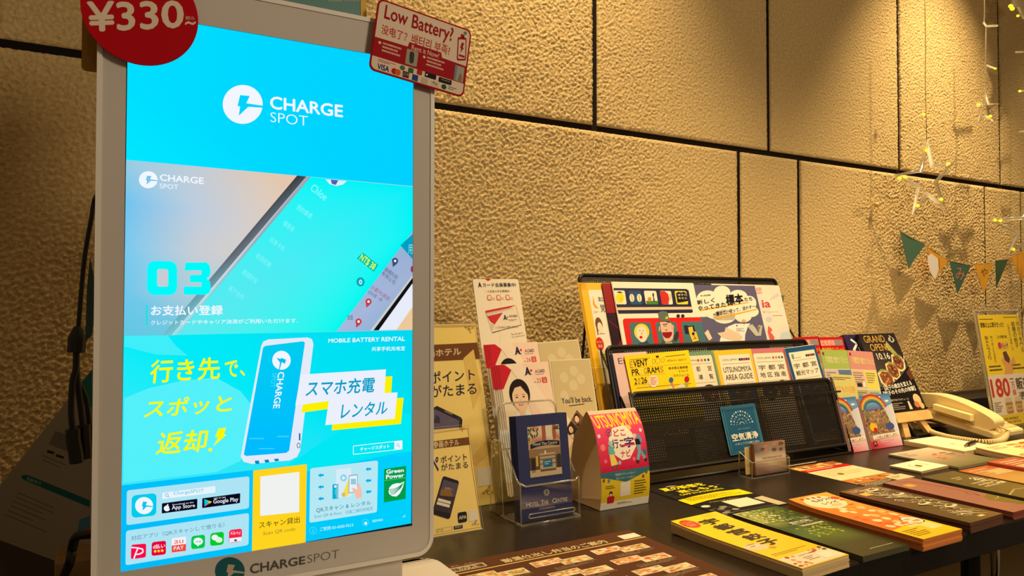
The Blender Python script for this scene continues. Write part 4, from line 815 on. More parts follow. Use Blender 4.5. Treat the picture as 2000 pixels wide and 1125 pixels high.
K.ring(.27, .215, .055, .035, .008, (60, 80, 130), 3, 16); K.tx('宮', .24, .20, .30, .235, (60, 80, 130), 3)
for (x, y, r, c) in ((.06, .24, .03, (200, 226, 230)), (.93, .22, .03, (200, 226, 230)), (.1, .36, .05, (246, 130, 120)), (.9, .32, .02, (246, 150, 160)), (.12, .50, .03, (236, 110, 140)), (.40, .53, .03, (150, 190, 200)), (.70, .51, .03, (236, 110, 110)), (.88, .48, .02, (236, 110, 140))): K.ell(x, y, r, r*.7, c, 1.6, 14)
# walking figures (simple flat pictures)
K.ell(.25, .325, .035, .026, (150, 200, 204), 3); K.poly([(.20, .36), (.29, .35), (.33, .43), (.30, .455), (.2, .44)], (110, 180, 180), 3); K.poly([(.21, .44), (.30, .44), (.36, .545), (.22, .555)], (240, 212, 110), 3.2); K.rect(.23, .555, .26, .59, (70, 90, 110), 3); K.rect(.32, .55, .35, .59, (70, 90, 110), 3)
K.ell(.78, .275, .035, .026, (236, 196, 160), 3); K.poly([(.80, .25), (.90, .28), (.92, .34), (.86, .35)], (90, 160, 200), 2.8); K.poly([(.78, .31), (.86, .31), (.88, .37), (.78, .37)], (20, 22, 30), 3.2); K.poly([(.79, .37), (.88, .37), (.86, .45), (.80, .53), (.75, .52), (.80, .44)], (110, 176, 190), 3.3); K.poly([(.85, .42), (.90, .45), (.95, .51), (.90, .53)], (110, 176, 190), 3.2); K.rect(.74, .53, .80, .56, (60, 40, 40), 3); K.rect(.91, .52, .97, .55, (60, 40, 40), 3); K.poly([(.90, .43), (.97, .42), (.99, .47), (.92, .48)], (60, 110, 150), 3)
K.tx('周遊だけじゃない！', .28, .635, .70, .66, (214, 226, 220), 3); K.tx('魅力スポットを探そう', .30, .675, .70, .70, (190, 210, 206), 3)
K.dash(.08, .75, .28, .79, 2, (110, 90, 30), 3, 5); K.poly([(.38, .735), (.59, .73), (.59, .875), (.38, .88)], (238, 228, 206), 3)
K.ell(.19, .83, .035, .022, (70, 30, 30), 3); K.poly([(.12, .87), (.19, .845), (.27, .87), (.26, .935), (.13, .935)], (196, 30, 44), 3); K.ell(.19, .845, .022, .016, (240, 200, 170), 3.5)
K.dash(.67, .735, .92, .89, 6, (100, 80, 30), 3, 8); K.dash(.34, .94, .64, .965, 2, (90, 70, 50), 3, 9)
for (x, y, c) in ((.05, .69, (140, 80, 40)), (.15, .70, (90, 130, 160)), (.86, .70, (150, 80, 40)), (.93, .66, (90, 110, 90))): K.ell(x, y, .025, .02, c, 3, 10)
K.done('cover_print', o)

# ---------------------------------------------------------------- black mesh magazine rack
RX0, RX1, LA = .868, 1.424, 16
rack = empty('magazine_rack', 'black perforated metal magazine rack with three tiers of leaflets', 'rack', (1.145, -.24, TZ))
def rk(me): me.transform(Matrix.Translation((-1.145, .24, -TZ))); return me
RM = mat('rack_black_metal', (34, 28, 20), .36, metal=.35, spec=.5)
s16, c16 = math.sin(R(LA)), math.cos(R(LA))
def tier(y0, z0, y1z1h, x0=RX0, x1=RX1):
    h = y1z1h; px, pz = .0054, .0047; nx, nz = int((x1-x0-.012)/px), int((h-.012)/pz); ox_, oz_ = x0+.006, .006
    px = (x1-x0-.012)/nx; pz = (h-.012)/nz; V = []; F = []
    def T(u, v, z): return (u, y0+s16*v-c16*z, z0+c16*v+s16*z)
    for z in (0,):
        for j in range(nz):
            for i in range(nx):
                cx = ox_+(i+.5)*px; cz = oz_+(j+.5)*pz; hx = px/2; hz = pz/2; r = .00105; b = len(V)
                out = [(cx+hx, cz), (cx+hx, cz+hz), (cx, cz+hz), (cx-hx, cz+hz), (cx-hx, cz), (cx-hx, cz-hz), (cx, cz-hz), (cx+hx, cz-hz)]
                inn = [(cx+r*math.cos(k*math.pi/4), cz+r*math.sin(k*math.pi/4)) for k in range(8)]
                V += [T(*p, z) for p in out]+[T(*p, z) for p in inn]
                F += [(b+k, b+(k+1) % 8, b+8+(k+1) % 8, b+8+k) for k in range(8)]
    me = bpy.data.meshes.new('p'); me.from_pydata(V, [], F); o = link('perforated_panel', rk(me), RM, rack)
    bm = bmesh.new(); add_tube(bm, [T(a, b, 0) for a, b in rrect(x0+.003, .003, x1-.003, h, (.012, .012, .004, .004), 6)], .0040, 8, True)
    add_prism(bm, [(x0+.004, h-.0085), (x1-.004, h-.0085), (x1-.004, h), (x0+.004, h)], -.0005, .0005, 0, T); add_box(bm, x0+.008, x1-.008, y0+.001, y0+.028, z0-.001, z0+.0005)
    link('rim', rk(bm_mesh(bm)), RM, rack, smooth=True); return T
# front, middle and back tiers
tier(-.341, .735, .1455, .864, 1.421); tier(-.287, .800, .164, .852, 1.421); tier(-.222, .872, .235, .848, 1.421)
bm = bmesh.new()
for x in (RX0-.004, RX1+.004):
    add_tube(bm, [(x, -.352, .7225), (x, -.3, .878)], .0028, 8); add_tube(bm, [(x, -.352, .7225), (x, -.12, .7225), (x, -.17, 1.06)], .0028, 8)
    add_tube(bm, [(x, -.33, .79), (x, -.19, .98)], .0022, 8)
add_tube(bm, [(RX0-.004, -.352, .7225), (RX1+.004, -.352, .7225)], .0028, 8); add_tube(bm, [(RX0-.004, -.12, .7225), (RX1+.004, -.12, .7225)], .0028, 8)
link('wire_frame', rk(bm_mesh(bm)), RM, rack, smooth='all')
bm = bmesh.new(); add_tube(bm, [(RX0-.006, -.345+.10*s16, .735+.118*c16), (RX1+.012, -.345+.10*s16, .735+.118*c16)], .0022, 8)
link('cross_wire', rk(bm_mesh(bm)), RM, rack, smooth='all')
pT = lean(0, -.168, 1.085, LA); pT.O = Vector((0, -.1735, 1.085)); pM = Fr((0, -.2485, .95), (1, 0, 0), (0, s16, c16))
def topleaf(label, TL, TR, h, d, n=0, c=(240, 232, 214), pl=pT, off=0, wmin=None, gl=None, t=.0008, dn=0, edge=None, ulab=None, cat='leaflet', r=0, up=None):
    p = Fr(pl.O+pl.N*off, pl.U, pl.V); fr, wd = onplane(p, TL, TR, h)
    return leaf('leaflet', label, cat, fr, max(wd, wmin or 0), h, d, gl, n, t, .0012, c, up or label, dn=dn, edge=edge, m=GLOSS, ulab=ulab, r=r)
YEL = (244, 190, 40)
def d_y(K):
    K.rect(0, 0, 1, .05, YEL, 1); K.rect(0, 0, .10, 1, YEL, 1); K.rq([(.11, .05), (1, .05), (1, .9), (.11, .9)], .02, (244, 232, 208), 1.5)
    K.at(0, 0, 1.75, 1)
    K.poly([(.30, .09), (.26, .15), (.30, .175), (.40, .18), (.32, .15)], (232, 160, 40), 2.5); K.tx('国立', .44, .10, .58, .13, (60, 50, 40), 3, .02); K.tx('覚', .45, .15, .58, .205, (60, 50, 60), 3, .01); K.dash(.24, .20, .40, .215, 2, (150, 130, 90), 2)
    K.ell(.33, .29, .10, .05, (110, 74, 30), 3); K.ell(.345, .31, .07, .036, (248, 222, 190), 3.5); K.rect(.24, .31, .27, .36, (110, 74, 30), 3.2); K.dash(.30, .35, .46, .36, 1, (120, 120, 130), 3); K.ell(.26, .42, .11, .045, (206, 40, 30), 3); K.tx('聞いてみよう', .18, .40, .34, .415, (240, 210, 150), 4); K.tx('薬局', .20, .425, .32, .445, (240, 210, 150), 4)
    K.poly([(.27, .48), (.47, .45), (.52, .52), (.30, .56)], (244, 226, 130), 3); K.dash(.31, .49, .45, .52, 2, (130, 90, 40), 4); K.rect(.36, .58, .44, .66, (60, 60, 60), 3); K.ell(.55, .62, .05, .04, (80, 54, 30), 3); K.ell(.50, .74, .12, .04, (236, 170, 140), 3); K.poly([(.5, .65), (.62, .65), (.64, .76), (.48, .76)], (236, 238, 230), 3.4)
topleaf('yellow bordered leaflet at the left end of the rack top tier', (1132.5, 552), (1210, 553), .297, d_y, 3, YEL, dn=.0012, wmin=.15, gl='yellow leaflets in the top tier', up='yellow bordered leaflet', off=0)
def d_r(K):
    K.rect(0, 0, 1, .24, (150, 10, 14), 1); K.rect(0, .24, 1, 1, (44, 10, 26), 1)
    K.line([(0, .3), (.4, .42), (.6, .34)], .02, (110, 30, 60), 2, .008); K.poly([(0, .55), (.28, .43), (.36, .50), (.26, .62), (.06, .58)], (130, 20, 40), 2); K.line([(0, .56), (.28, .66), (.42, .58)], .01, (220, 190, 170), 3, .005); K.poly([(.12, .58), (.30, .52), (.30, .60), (.24, .63)], (210, 90, 80), 2.5)
    K.line([(0, .9), (.5, .68)], .01, (130, 30, 60), 2, .006); K.rect(.12, .78, .19, .86, (226, 70, 30), 3); K.rect(.30, .78, .36, .86, (226, 70, 30), 3)
topleaf('dark red leaflet with deep crimson top between the yellow and train leaflets', (1175, 553), (1252, 554), .257, d_r, 1, (60, 12, 20), off=.0035, gl='dark red leaflets', up='dark red leaflet')
def d_t(K):
    K.at(1190, 560, 8.652, 8.654)
    K.w = None
    INK = (36, 34, 70); W = (244, 232, 206)
    K.poly([(70, 22), (1300, 38), (1340, 62), (1392, 338), (128, 348)], INK, 1); K.poly([(128, 352), (1396, 342), (1404, 384), (140, 396)], (222, 200, 160), 1); K.poly([(140, 398), (1404, 386), (1412, 420), (1396, 440), (156, 456)], INK, 1)
    def win(x0, y0, x1, y1, c, l=2): K.rq([(x0, y0), (x1, y0+3), (x1+36, y1), (x0+38, y1)], .12, c, l)
    win(72, 62, 258, 298, W); win(320, 66, 528, 300, (40, 76, 120)); win(580, 68, 790, 300, W); win(848, 70, 1040, 300, W); win(1098, 72, 1298, 298, (240, 214, 50))
    K.ell(180, 190, 72, 86, (246, 222, 40), 3); K.poly([(118, 95), (170, 78), (228, 100), (180, 108)], (30, 26, 34), 4); K.line([(166, 200), (192, 200)], 4, INK, 4); K.line([(200, 195), (222, 200)], 4, INK, 4); K.line([(180, 230), (215, 230)], 5, (200, 120, 20), 4)
    for x in (380, 505): K.ell(x, 190, 40, 68, (244, 232, 196), 3, rot=-8); K.line([(x-8, 135), (x+10, 245)], 8, (150, 60, 40), 4)
    K.poly([(618, 240), (822, 240), (824, 300), (630, 300)], (70, 130, 50), 3); K.ell(678, 215, 32, 40, (200, 140, 50), 4); K.poly([(735, 95), (755, 130), (750, 170), (770, 250), (745, 250), (738, 180), (725, 140)], (40, 30, 60), 4)
    K.poly([(850, 75), (930, 75), (990, 120), (1010, 200), (1000, 298), (884, 298)], (206, 44, 34), 3); K.ell(1025, 170, 28, 60, (246, 200, 160), 3)
    K.poly([(1125, 110), (1170, 86), (1212, 100), (1255, 86), (1296, 110), (1330, 240), (1240, 260), (1150, 270)], (16, 16, 24), 4); K.text('ボクニ', (1160, 158), (1150, 122), (1300, 154), None, W, 5, .02); K.text('キミニ', (1172, 214), (1162, 178), (1312, 212), None, W, 5, .02)
    RDD = (222, 30, 26)
    K.poly([(230, 560), (255, 538), (1535, 515), (1560, 600), (1640, 1010), (300, 1010), (232, 620)], RDD, 2); TL2 = (72, 116, 122)
    K.rq([(330, 610), (690, 602), (760, 1000), (390, 1000)], .1, TL2, 3); K.rq([(775, 602), (1125, 598), (1200, 1000), (840, 1000)], .1, TL2, 3); K.rq([(1208, 592), (1560, 584), (1640, 1000), (1264, 1000)], .1, TL2, 3)
    K.ell(545, 765, 128, 140, (250, 212, 60), 4, 30, -12); K.ell(548, 800, 90, 140, (244, 226, 190), 5, 30, -8); K.poly([(480, 1000), (490, 960), (560, 945), (640, 915), (690, 1000)], (40, 70, 120), 4.5)
    for x in (512, 568): K.ell(x, 742, 9, 7, (60, 60, 60), 6, 10)
    K.ring(545, 790, 10, 14, 4, (60, 60, 60), 6, 12); K.ell(532, 855, 28, 24, (210, 20, 40), 6, 14)
    # conductor: grey-green cap, big open mouth (plain generic figure)
    K.ell(1130, 840, 40, 90, (52, 56, 52), 4.5, 20, 14); K.poly([(850, 600), (1020, 590), (1080, 680), (1085, 800), (1070, 880), (1010, 960), (930, 920), (880, 780)], (226, 186, 158), 5)
    K.poly([(870, 1000), (890, 900), (960, 940), (1080, 910), (1100, 1000)], (70, 88, 72), 5.5); K.poly([(940, 950), (1060, 940), (1070, 1000), (960, 1000)], (232, 214, 186), 6)
    K.poly([(820, 440), (880, 412), (960, 420), (990, 450), (1005, 540), (1040, 600), (960, 600), (900, 575), (845, 590)], (96, 110, 92), 6); K.poly([(940, 500), (960, 515), (990, 495), (980, 525), (995, 550), (965, 540), (940, 555), (950, 525)], (236, 206, 70), 7); K.poly([(925, 580), (1040, 600), (1000, 612)], (30, 34, 36), 7)
    K.ell(845, 715, 14, 45, (210, 160, 130), 4.8); K.ell(1068, 685, 22, 42, (210, 170, 140), 5.2)
    K.line([(900, 640), (980, 630)], 12, (40, 34, 34), 7); K.ell(926, 665, 8, 9, (20, 20, 20), 7, 10); K.ell(957, 664, 8, 9, (20, 20, 20), 7, 10); K.ell(958, 732, 22, 16, (196, 120, 100), 7, 12); K.poly([(885, 772), (1060, 764), (1050, 820), (1010, 868), (950, 870), (905, 830)], (150, 10, 24), 7)
    K.poly([(1255, 655), (1318, 650), (1350, 800), (1280, 802)], (36, 34, 60), 4); K.poly([(1325, 670), (1420, 650), (1450, 740), (1530, 920), (1400, 950)], (30, 28, 46), 4); K.poly([(1330, 690), (1400, 672), (1420, 760), (1462, 760), (1515, 912), (1405, 936), (1350, 790)], (246, 196, 60), 5); K.ell(1415, 795, 24, 26, INK, 6, 14); K.line([(1425, 820), (1450, 880)], 10, INK, 6); K.line([(1415, 885), (1475, 875)], 7, INK, 6)
    for x in (1162, 1240): K.ell(x, 495, 30, 30, (40, 38, 44), 3, 14)
def pxleaf(label, TL, TR, h, d, **k):
    pl = k.pop('pl', pT); off = k.pop('off', 0); p = Fr(pl.O+pl.N*off, pl.U, pl.V); fr, wd = onplane(p, TL, TR, h); wm = k.pop('wmin', 0)
    o = leaf('leaflet', label, 'leaflet', fr, max(wd, wm), h, None, k.get('gl'), k.get('n', 0), k.get('t', .0008), .0012, k.get('c', (240, 232, 214)), k.get('up', label))
    K = Ink(fr); K.clip = (0, 0, max(wd, wm), h); d(K); K.done('cover_print', o, GLOSS); return o
pxleaf('cream leaflet with train windows and a figure in a cap', (1195, 551), (1354, 553.5), .235, d_t, off=.007, n=1, c=(244, 232, 206), up='train windows leaflet', gl='train windows leaflets')
PUR = (92, 86, 118)
def d_p(K):
    K.at(1380, 550, 8.656)
    for (x, y, rx, ry) in ((260, 180, 140, 110), (20, 290, 190, 140), (-60, 430, 190, 170), (530, 260, 160, 120), (720, 370, 120, 130), (760, 510, 120, 90), (300, 430, 420, 230), (300, 590, 190, 120), (620, 590, 140, 100), (40, 400, 200, 200)): K.ell(x, y, rx, ry, (242, 232, 208), 1+x*.0007, 26)
    OR = (216, 168, 60); K.poly([(-120, 470), (700, 345), (706, 362), (-110, 500)], OR, 2); K.poly([(130, 610), (860, 458), (864, 474), (170, 640)], OR, 2)
    BKK = (22, 18, 22)
    K.text('新しく', (-170, 395), (-178, 320), (135, 350), (128, 272), BKK, 3, .035); K.text('やってきた', (-150, 500), (-160, 420), (325, 425), (318, 345), BKK, 3, .035); K.text('標本', (340, 405), (315, 230), (625, 360), (598, 205), BKK, 3, .06); K.text('たち', (640, 335), (632, 275), (772, 320), (764, 258), BKK, 3, .035)
    K.text('～集めて、守って、活かす～', (108, 600), (106, 520), (822, 445), (815, 385), BKK, 3, .03); K.text('第144回企画展', (-100, 255), (-104, 230), (65, 240), (62, 212), BKK, 3, .02)
    K.poly([(215, 1025), (240, 930), (360, 760), (480, 712), (740, 710), (690, 780), (650, 900), (645, 1025)], (240, 234, 220), 2); K.poly([(690, 760), (770, 720), (830, 790), (880, 880), (916, 740), (860, 770), (880, 735), (940, 745), (918, 915), (830, 920)], (196, 190, 170), 3)
    K.poly([(175, 872), (300, 850), (320, 770), (440, 830), (540, 870), (610, 940), (560, 1010), (380, 980), (240, 930)], (226, 200, 170), 4); K.poly([(625, 700), (640, 700), (630, 740)], BKK, 4); K.ell(625, 665, 35, 28, (214, 170, 120), 4); K.ell(510, 745, 12, 14, (120, 30, 30), 4, 10); K.dash(500, 790, 640, 850, 3, (150, 140, 130), 4, 3)
    K.poly([(-40, 870), (20, 810), (95, 960), (40, 1000)], (226, 208, 176), 3); K.poly([(-150, 760), (-110, 700), (-70, 800), (-110, 850)], (222, 196, 160), 3)
def d_pk(K):
    K.at(1380, 550, 8.656)
    K.grid([(830, 72), (1215, 72), (1450, 985), (1050, 985)], [[(238, 222, 206), (236, 220, 200), (238, 224, 208)], [(226, 214, 206), (240, 226, 206), (232, 218, 202)], [(240, 228, 208), (236, 222, 200), (236, 220, 198)], [(216, 206, 206), (230, 218, 204), (206, 204, 206)]], 1)
    K.poly([(1060, 300), (1200, 190), (1235, 240), (1090, 310)], (206, 200, 206), 2); K.ell(1050, 640, 55, 50, (206, 200, 208), 2)
    K.text('団', (852, 208), (838, 108), (930, 205), (918, 105), (206, 90, 84), 3); K.text('ia', (950, 440), (928, 318), (1080, 432), (1062, 312), (206, 66, 66), 3, .03); K.text('新「コッペリア」', (960, 530), (955, 502), (1222, 530), (1216, 500), (150, 140, 100), 3); K.dash(1115, 570, 1300, 592, 1, (150, 130, 100), 3)
    K.poly([(1040, 745), (1100, 800), (1108, 830), (1080, 850), (1140, 930), (1145, 985), (1070, 985), (1030, 850)], (220, 96, 84), 3); K.poly([(1230, 985), (1260, 870), (1400, 840), (1450, 985)], (196, 206, 210), 2)
pxleaf('pale ballet leaflet with red lettering at the right end of the top tier', (1390, 554), (1521, 557.5), .257, d_pk, off=.000, n=1, c=(238, 222, 200), gl='pale ballet leaflets', up='pale ballet leaflet')
pxleaf('purple leaflet with a white cloud title in the rack top tier', (1353, 556), (1474, 558), .257, d_p, off=.0035, n=1, c=PUR, gl='purple cloud leaflets', up='purple cloud leaflet', wmin=.12)
# middle tier
def d_ex(K):
    K.rect(0, 0, 1, 1, (232, 196, 186), 1); K.tx('Exhib', .12, .045, .78, .10, (96, 76, 110), 2); K.tx('栃木', .40, .125, .70, .155, (150, 110, 120), 2); K.blobs(.3, .45, .9, .7, [(226, 196, 120), (214, 180, 100), (236, 214, 150)], 24, .03, .10, 2, 4, .3)
topleaf('navy backed leaflet edge at the left end of the middle tier', (1190.5, 694), (1225, 692), .21, None, 0, (34, 30, 66), pM, 0, wmin=.09, t=.002)
topleaf('pink exhibition leaflet half hidden behind the yellow event leaflet', (1196, 690.5), (1262, 686.5), .21, d_ex, 0, (226, 196, 190), pM, .0025, t=.002)
def d_green(K):
    g = (112, 148, 112); K.rect(0, 0, 1, 1, g, 1); K.line([(0, .0), (1, .0)], .01, g, 1)
    for i in range(14): K.line([(i*.08, 0), (i*.08+.05, .035)], .018, (150, 176, 140), 1.4, .004)
    K.rq([(.08, .035), (.94, .035), (.94, 1), (.08, 1)], (.05, .02), (240, 226, 196), 2)
    K.tx('COOL JAPAN', .12, .072, .52, .092, (80, 64, 50), 3); 
    for i, c in enumerate(((206, 90, 30), (214, 110, 90), (90, 130, 60), (60, 90, 120))): K.ell(.56+i*.09, .082, .032, .014, c, 3, 12)
    K.line([(.12, .115), (.90, .115)], .004, (100, 84, 60), 3, .0025); K.vt('宇', .18, .14, .28, .19, (60, 50, 44), 3, .01, 0); K.vt('都', .46, .14, .57, .19, (60, 50, 44), 3, .01, 0); K.vt('宮', .76, .14, .87, .19, (60, 50, 44), 3, .01, 0)
    for c, x in zip('導覧図', (.48, .76, .20)): K.tx(c, x, .22, x+.11, .27, (60, 50, 44), 3, .01)
    K.line([(.12, .30), (.90, .30)], .004, (100, 84, 60), 3, .0025); K.ell(.70, .41, .22, .09, (60, 34, 22), 3); K.blobs(.50, .34, .90, .48, [(140, 80, 40), (220, 190, 140), (90, 40, 24), (196, 120, 50)], 20, .02, .05, 4, 6, .4)
topleaf('sage green guide leaflet, rear copy showing only its right border', (1335, 687.5), (1403, 683.5), .21, d_green, 0, (120, 150, 116), pM, .001, wmin=.09, t=.0015)
topleaf('sage green guide leaflet between the yellow event leaflet and the area guide', (1318, 690), (1392, 686), .21, d_green, 0, (120, 150, 116), pM, .0035, wmin=.09, t=.002)
def d_ev(K):
    K.at(1180, 660, 4.1667); Y2 = (250, 214, 0); I2 = (40, 24, 30)
    K.text('VENT', (240, 238), (236, 184), (356, 222), (350, 172), I2, 3, .02); K.text('E', (212, 243), (206, 190), (234, 240), None, (190, 150, 40), 3); K.text('PR', (228, 305), (222, 258), (288, 300), (280, 250), I2, 3, .01); K.text('O', (290, 296), (284, 250), (316, 294), None, (246, 232, 150), 3); K.text('G', (326, 292), (320, 246), (350, 290), None, (190, 150, 40), 3); K.text('RAM', (356, 290), (350, 242), (450, 280), (442, 234), I2, 3, .01); K.text('S', (458, 280), (452, 232), (484, 278), None, (190, 150, 40), 3); K.text('2', (248, 378), (242, 330), (268, 375), None, I2, 3, .01); K.text('0', (276, 375), (270, 326), (296, 373), None, (190, 150, 40), 3); K.text('26', (304, 372), (298, 322), (350, 366), None, I2, 3, .01)
    for (a, b, w_) in (((208, 178), (368, 162), 3), ((496, 152), (658, 135), 4), ((214, 246), (700, 205), 1.2), ((222, 312), (500, 290), 1.2), ((236, 385), (350, 375), 1.2), ((262, 408), (708, 370), 3)): K.line([a, b], w_, (110, 80, 30), 2)
    K.poly([(418, 142), (430, 148), (440, 140), (444, 156), (424, 160)], I2, 3); K.ring(436, 185, 18, 24, 2, (170, 130, 50), 3, 16); K.ring(402, 190, 12, 20, 2, (170, 130, 50), 3, 14); K.ring(478, 180, 12, 20, 2, (170, 130, 50), 3, 14)
    K.text('2026.4―2027.3', (510, 192), (510, 178), (668, 182), (666, 166), (140, 110, 40), 3); K.text('栃木県立美術館', (524, 258), (522, 236), (680, 248), (678, 226), (80, 56, 30), 3, .01); K.text('イベント', (604, 282), (602, 262), (684, 274), (682, 256), (80, 56, 30), 3, .01); K.text('スケジュール', (564, 318), (562, 298), (692, 308), (690, 288), (80, 56, 30), 3, .01)
    K.ell(400, 352, 42, 50, (248, 220, 190), 4, 24); K.at(1180, 660, 4.1667); K.dash(375, 322, 425, 386, 5, (214, 110, 80), 5, 3); K.ell(544, 342, 18, 22, (60, 104, 150), 4, 18); K.ell(672, 336, 20, 25, (200, 20, 60), 4, 18); K.poly([(540, 365), (556, 362), (572, 408), (548, 410)], (220, 130, 110), 3); K.poly([(600, 390), (625, 374), (655, 380), (655, 402), (600, 407)], (226, 220, 190), 3.5); K.poly([(658, 362), (684, 360), (684, 395), (660, 398)], (170, 180, 50), 3)
    K.poly([(520, 400), (545, 388), (560, 410), (522, 413)], (226, 226, 150), 3.2)
pxleaf('bright yellow EVENT PROGRAMS 2026 leaflet in the middle tier', (1219, 695), (1344, 683.5), .15, d_ev, pl=pM, off=.0065, n=2, c=(250, 214, 0), gl='yellow event leaflets', up='yellow event leaflet')
def d_guide(bc, lines, dots, pic):
    def d(K):
        K.rect(0, 0, 1, 1, bc, 1); K.rect(.085, .05, .93, 1, (242, 230, 202), 2) if bc != (206, 120, 124) else K.rq([(.07, .05), (.94, .05), (.94, 1), (.07, 1)], (.06, .02), (242, 230, 202), 2)
        if lines[0]: K.tx('COOL JAPAN', .16, .09, .55, .115, (74, 60, 52), 3)
        for i in range(5 if dots else 4):
            c = ((60, 40, 40), (30, 60, 110), (190, 20, 60), (120, 20, 30), (40, 90, 110))[i] if dots else ((206, 80, 50), (214, 110, 90), (60, 130, 90), (40, 90, 100))[i]
            if dots: K.rect(.60+i*.062, .09, .655+i*.062, .115, c, 3)
            else: K.ell(.62+i*.085, .10, .03, .014, c, 3, 12)
        K.line([(.14, .14), (.88, .14)], .004, (90, 74, 60), 3, .0028)
        for j, ln in enumerate(lines[1:]): K.tx(ln, .15 if j or not dots else .14, .172+j*.075, .88, .172+j*.075+.052, (56, 44, 46), 3, .015)
        K.line([(.14, .335), (.88, .335)], .004, (90, 74, 60), 3, .0028)
        if pic == 1: K.rect(.15, .38, .9, .9, (44, 78, 124), 3); K.blobs(.16, .39, .89, .6, [(90, 60, 50), (150, 120, 100), (40, 70, 120), (60, 100, 150)], 30, .02, .07, 4, 3, .4)
        else:
            K.ell(.32, .44, .20, .09, (56, 40, 30), 3); K.ell(.72, .42, .17, .085, (96, 60, 44), 3); K.blobs(.2, .38, .48, .5, [(30, 40, 34), (190, 170, 150), (70, 60, 50)], 12, .02, .05, 4, 8, .4); K.blobs(.6, .37, .85, .48, [(160, 110, 80), (200, 170, 120), (90, 50, 40)], 14, .02, .05, 4, 9, .4)
    return d
topleaf('yellow bordered UTSUNOMIYA AREA GUIDE leaflet', (1394, 685), (1466, 681), .21, d_guide((240, 196, 50), ('C', 'UTSUNOMIYA', 'AREA GUIDE'), True, 1), 3, (240, 214, 130), pM, .0055, gl='yellow bordered area guides', dn=.0012, up='yellow bordered area guide')
topleaf('pink bordered area guide leaflet', (1463, 681.5), (1531, 679), .21, d_guide((206, 120, 124), ('C', '宇 都 宮', '地 区 指 南'), False, 2), 1, (206, 130, 132), pM, .0035, gl='pink bordered area guides', up='pink bordered area guide')
def d_blue(K):
    d_guide((30, 82, 130), ('', '宇 都 宮', '観光マップ'), True, 1)(K); K.rect(.15, .07, .22, .12, (120, 150, 120), 4); K.dash(.25, .11, .45, .12, 1, (140, 120, 100), 4)
topleaf('blue bordered sightseeing map leaflet at the right end of the middle tier', (1532, 681), (1591, 673), .21, d_blue, 3, (236, 226, 204), pM, .0075, gl='blue bordered sightseeing maps', dn=-.0004, up='blue bordered sightseeing map')
# blue air-clean card hung on the front
pA = Fr((0, -.3455, .735), (1, 0, 0), (0, s16, c16))
fr, wd = onplane(pA, (1406, 795), (1474, 787), .094)
o = empty('air_purifier_card', 'laminated teal blue air purifier notice hung on the rack front', 'sign', fr)
link('card', boxm(.004, wd-.004, .004, .090, -.0006, 0), mat('card_blue', (16, 84, 120), .4), o); link('laminate', prism(rrect(0, 0, wd, .094, .003), -.0009, -.0006), [mat('laminate_blue', (60, 120, 140), .25)], o)
K = Ink(None, wd, .094); W = (214, 220, 214)
for (r, n, s) in ((.30, 14, .022), (.22, 11, .018), (.14, 9, .012)):
    for i in range(n):
        a = R(188+164*i/(n-1)); K.ell(.5+r*math.cos(a)*1.02, .42+r*math.sin(a)*.95, s*(1 if i % 2 else .6), s*(.9 if i % 2 else .55), W, 2, 10)
K.ring(.5, .42, .07, .06, .01, W, 2, 12, 190, 350); K.tx('AIR CLEAN', .34, .49, .70, .51, (150, 180, 190), 2); K.tx('空気清浄', .14, .58, .88, .73, (240, 232, 206), 2, .035); K.tx('イオニフブロ施工済み', .18, .77, .88, .82, (214, 214, 200), 2, .01)
K.line([(.07, .06), (.93, .06), (.93, .95), (.07, .95), (.07, .06)], .008, (90, 150, 170), 1, .007)
K.done('sign_print', o, GLOSS)
# small card box
o = empty('business_card_box', 'small clear card box filled with brown photo cards before the rack', 'holder', (1.105, -.40, TZ))
def hb(me): me.transform(Matrix.Translation((-1.105, .40, -TZ))); return me
link('front_plate', hb(boxm(1.058, 1.156, -.4125, -.4105, TZ, TZ+.030)), [ACR], o); link('back_plate', hb(boxm(1.058, 1.156, -.383, -.381, TZ, TZ+.045)), [ACR], o)
for x in (1.056, 1.156): yz([(-.4125, TZ), (-.381, TZ), (-.381, TZ+.045), (-.4125, TZ+.030)], x, x+.002, 'side_plate', o, hb)
bm = bmesh.new(); add_tube(bm, [(1.057, -.4125, TZ+.001), (1.157, -.4125, TZ+.001), (1.157, -.4125, TZ+.030), (1.057, -.4125, TZ+.030)], .0010, 6, True); add_tube(bm, [(1.057, -.4125, TZ+.030), (1.057, -.382, TZ+.045), (1.057, -.382, TZ+.001), (1.057, -.4125, TZ+.001)], .0010, 6)
link('polished_edge', hb(bm_mesh(bm)), ACE, o)
def d_biz(K):
    K.grid([(0, 0), (1, 0), (1, 1), (0, 1)], [[(120, 100, 96), (150, 128, 110), (196, 140, 110)], [(110, 92, 90), (160, 140, 120), (150, 120, 100)], [(206, 184, 154), (214, 190, 160), (206, 180, 150)], [(150, 116, 100), (190, 160, 140), (140, 110, 90)], [(120, 90, 76), (110, 84, 70), (96, 72, 62)]], 1)
    K.blobs(0, .0, 1, .35, [(100, 84, 80), (150, 120, 110), (190, 130, 100)], 20, .05, .12, 1.5, 4, .6); K.tx('Hotel Information Card', .24, .44, .86, .52, (110, 90, 76), 3); K.dash(.3, .57, .82, .61, 1, (120, 96, 80), 3)
fr = Fr((1.072, -.4085, TZ+.004), (1, 0, 0), (0, .10, 1))
leaf('photo_card', 'front brown photo card in the small clear box', 'card', fr, .083, .057, d_biz, 'brown photo cards', 6, .0011, .001, (150, 100, 70), 'x', ulab='brown photo card in the small clear box, %s from the front')
fr = Fr((1.060, -.395, TZ+.004), (1, 0, 0), (0, .06, 1)); leaf('photo_card', 'cream card edge left of the brown photo cards in the small clear box', 'card', fr, .05, .050, None, c=(222, 190, 120))
